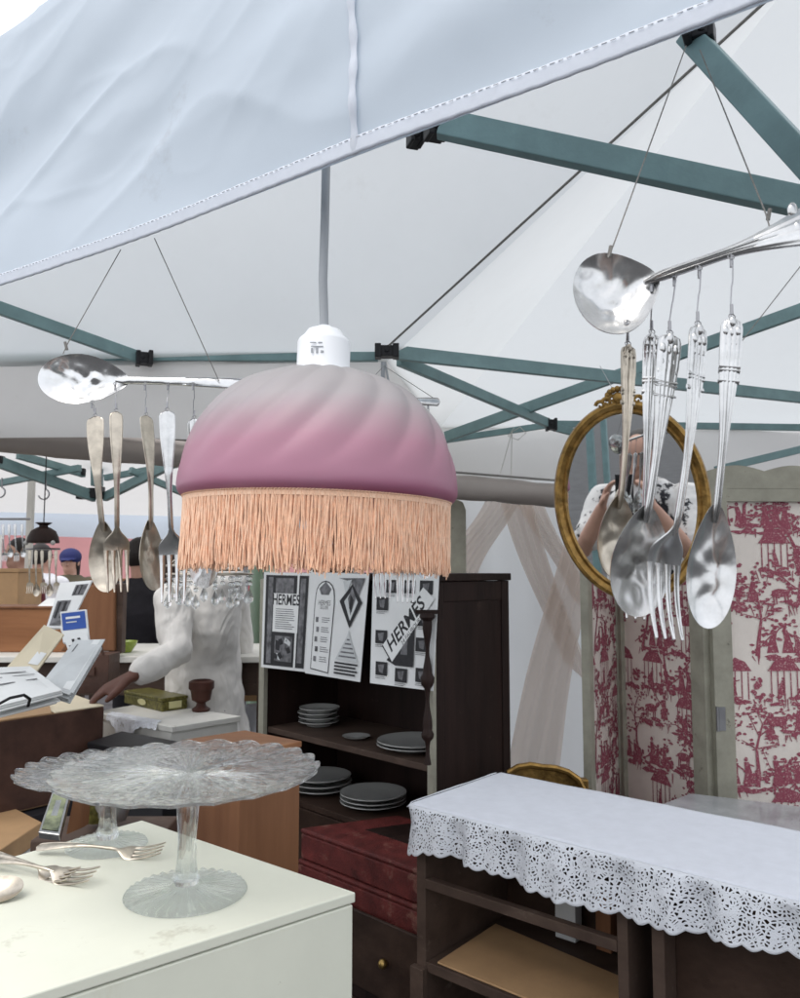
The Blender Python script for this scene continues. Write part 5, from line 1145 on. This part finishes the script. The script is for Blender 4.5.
# gilt curved chair back behind the cloth
mb = MB(); pts = []
arc = [(508, 774), (518, 768), (530, 766), (543, 768), (556, 769), (568, 773), (578, 780), (583, 790), (583, 840), (508, 840)]
mb.slab([W(x, y, 2.15) for x, y in arc], (0, .03, 0)); ch_ = thing('gilt_chair', V((W(545, 800, 2.15).x, 2.2, 0)), 'gilt chair back with wavy carved top behind the lace cloth', 'chair')
mb.build('backrest', 'gold', ch_, bevel=.006)
mb = MB(); mb.tube([W(x, y - 1, 2.14) for x, y in arc[:8]], .008, 8); mb.build('carved_rail', 'gold', ch_)
MB().box((W(545, 800, 2.15).x, 2.36, .43), (.24, .38, .07)).build('seat', 'redbox', ch_, bevel=.012)
for x in (-.1, .1):
    for y in (2.165, 2.5): MB().bar((W(545, 800, 2.15).x + x, y, 0), (W(545, 800, 2.15).x + x, y, .9 if y < 2.3 else .394), .03, .03, (0,1,0)).build('leg', 'gold', ch_, bevel=.003)
# marble topped table before the screen
mt_ = thing('marble_table', W(760, 815, 1.9) - V((0,0,W(760,815,1.9).z)), 'grey marble topped table between lace cloth and screen', 'table')
mz = Z(700, 800, .9).z; mp4 = [Z(640, 812, .9), Z(690, 793, .9), Z(900, 818, .9), Z(880, 850, .9)]
marb = mat('grey_marble', (.42,.43,.44), .2, 0, .25, 7, coat=.4)
MB().prism(mp4, .88, .90).build('marble_top', marb, mt_, bevel=.003)
cm = sum(mp4, V()) / 4; MB().prism([cm.lerp(p, .9) for p in mp4], .80, .8795).build('apron', 'dark', mt_, bevel=.002)
for p in mp4: q = cm.lerp(p, .86); MB().bar((q.x, q.y, 0), (q.x, q.y, .7995), .035, .035, (0,1,0)).build('leg', 'dark', mt_, bevel=.002)

# ================================================================ SECOND TENT, FAR LEFT
t2 = thing('market_tent', (-2.2, 5, 0), 'second white market tent on teal frame beyond the rolled side wall', 'tent')
mb = MB(); quadgrid(mb, W(-300, 420, 4.0), W(420, 430, 4.0), W(420, 522, 5.6), W(-300, 505, 5.6), 40, 12, .02)
quadgrid(mb, W(-300, 420, 4.0), W(420, 430, 4.0), W(420, 330, 3.0) , W(-300, 330, 3.0), 30, 6, 0); mb.build('canopy', 'canopy2', t2)
mb = MB(); a, b = W(-300, 500, 5.7), W(420, 520, 5.7); mb.grid(lambda u, v: a.lerp(b, u) + V((0, -.03 * math.sin(u * 30), -.02 - .17 * v)), 80, 8); mb.build('valance', 'valance', t2)
def st2(p, q, a, b): MB().bar(W(*p), W(*q), a, b).build('strut', 'teal', t2, bevel=.002)
st2((-20, 455, 4.0), (95, 497, 4.6), .03, .060); st2((18, 455, 4.1), (84, 474, 4.5), .03, .040); st2((-10, 485, 4.5), (80, 468, 4.3), .03, .036); st2((105, 497, 4.6), (195, 452, 4.0), .03, .05)
st2((105, 478, 4.6), (190, 462, 4.5), .03, .035); st2((130, 470, 4.3), (190, 496, 4.6), .03, .035); st2((97, 452, 4.6), (97, 486, 4.6), .055, .055)
for a in ((91, 493, 4.58, (.11, .06, .055)), (81, 472, 4.48, (.035, .04, .03)), (0, 460, 4.1, (.03, .05, .03))):
    joint(a[0], a[1], a[2], a[3], t2)
for x in (-4.6, .2): MB().bar((x, 5.7, 0), (x, 5.7, 2.0), .045, .045, (0,1,0)).build('leg', 'teal', t2, bevel=.003)
for i, (px, py) in enumerate(((46, 484), (2, 482))):
    mb = MB(); c_ = W(px - 2, py + 6, 4.2); mb.tube([W(px, py - 4, 4.2)] + [c_ + V((.028 * math.cos(t), 0, -.022 + .028 * math.sin(t))) for t in [1.2 - k * .45 for k in range(10)]], .0042, 7)
    tag(mb.build('metal_hook', 'steel'), ['metal hook hanging from the middle of the far strut', 'metal hook hanging at left edge from the far strut'][i], 'hook', 'hooks on the far tent frame')
# dark hanging lamp and hung cutlery at far left
hl = thing('hanging_lamp', W(43, 545, 4.0), 'dark metal dome lamp hanging at the far left stall', 'lamp')
c_ = W(43, 543, 4.0); mb = MB(); mb.lathe([(.075, 0), (.077, .006), (.072, .03), (.058, .06), (.035, .075), (.022, .08), (.02, .088), (.04, .10), (.038, .102), (.001, .095)], 32, None, c_); mb.build('lamp_shade', 'tin' if 0 else 'dark', hl)
mb = MB(); mb.tube([c_ + V((0,0,.095)), c_ + V((0, 0, .45))], .003, 6); mb.build('chain', 'black', hl)
mb = MB()
for s in (-1, 1): mb.ball(c_ + V((s * .066, -.04, .0)), .012, 10, 8)
mb.build('bulb_glass', 'china', hl)
fc = thing('cutlery_wind_chime', W(12, 560, 4.1), 'faraway row of cutlery chimes hanging at the left edge', 'wind chime', CG)
mb = MB()
mb.tube([W(-20, 519, 4.1), W(30, 519, 4.1)], .006, 7); mb.build('rod', 'steel', fc)
for i, px in enumerate((-8, 3, 9, 15, 22)):
    mb = MB(); p = W(px, 524, 4.1); q = W(px + 1, 558 + 4 * (i % 2), 4.1); cutlery(mb, frame(p, q - p, (0,-1,0)), 'fork' if i % 2 else 'spoon', (q - p).length, .03, .05, .015, .007); mb.build('fork' if i % 2 else 'spoon', 'silver', fc)
fc2 = thing('cutlery_wind_chime', W(42, 600, 4.0), 'faraway cutlery chime hanging under the dark dome lamp', 'wind chime', CG)
mb = MB(); mb.tube([W(26, 549, 4.0), W(60, 549, 4.0)], .005, 7); mb.build('rod', 'steel', fc2)
for i, px in enumerate((30, 36, 42, 50, 56)):
    mb = MB(); p = W(px, 550, 4.0); q = W(px - 1 + i % 3, 594 + 3 * (i % 2), 4.0); cutlery(mb, frame(p, q - p, (0,-1,0)), 'spoon' if i % 2 else 'fork', (q - p).length, .035, .06, .017, .008); mb.build('spoon' if i % 2 else 'fork', 'tarnish', fc2)
mb = MB(); p = W(27, 600, 4.9); mb.bar((p.x, p.y, 0), (p.x, p.y, 2), .035, .035, (0,1,0)); tag(mb.build('tent_pole', 'whitewood', bevel=.002), 'pale tent pole beside the person in maroon', 'pole')
for i, (px, py, d_, s_, m_, lab) in enumerate(((4, 590, 4.6, (.30, .3, .20), 'ply', 'tan box on the far stall at the left edge'), (150, 640, 5.2, (.5, .3, .2), 'whitewood', 'white crate on the far stall behind the man'), (128, 600, 6.5, (.5, .3, .3), 'woodv', 'brown chest on the far stall near the pink wall'))):
    c_ = W(px, py, d_); t = thing('storage_box', c_, lab, 'box'); MB().box(c_, s_).build('body', m_, t, bevel=.005); MB().box(c_ + V((0,0,s_[2] / 2 + .012)), (s_[0] + .01, s_[1] + .01, .022)).build('lid', m_, t, bevel=.003)
    z_ = c_.z - s_[2] / 2 - .001; t = thing('stall_table', V((c_.x, c_.y, 0)), ['far stall table under the tan box', 'far stall table under the white crate', 'far stall table under the brown chest'][i], 'table')
    MB().box((c_.x, c_.y, z_ - .015), (s_[0] + .5, .6, .03)).build('table_top', 'whitewood', t, bevel=.003)
    for x in (-1, 1):
        for y in (-.25, .25): MB().box((c_.x + x * (s_[0] / 2 + .2), c_.y + y, (z_ - .03) / 2), (.04, .04, z_ - .031)).build('leg', 'greywood', t, bevel=.002)
# pink building at the back
pk = thing('pink_building', (-3.5, 12.0, 0), 'pink rendered building wall behind the market stalls', 'building')
MB().box((-4.5, 12.2, 1.75), (9, .4, 3.5)).build('wall', 'pink', pk, bevel=.01)
for x in (-7.6, -6.3, -3.6, -2.3, -1.0):
    o = MB().box((x, 11.99, 1.5), (.7, .05, 1.2)).build('window_frame', 'whitewood', pk, bevel=.005); MB().box((x, 11.955, 1.5), (.6, .02, 1.1)).build('pane', 'dark', o, bevel=.002)
MB().box((-4.5, 12.0, 3.56), (9.3, .9, .12)).build('roof', 'greywood', pk, bevel=.01)

# teal folding frame behind the photographer, reflected in mirror
tf = thing('folding_canopy', (-.5, -.9, 0), 'teal folding canopy uprights behind the photographer, reflected in the mirror', 'canopy')
MB().bar((-.30, -.75, 0), (-.36, -.75, 2.1), .035, .035, (0,1,0)).build('upright', 'teal', tf, bevel=.002)
MB().bar((-.22, -.78, 0), (-.30, -.78, 2.1), .028, .028, (0,1,0)).build('upright', 'teal', tf, bevel=.002)
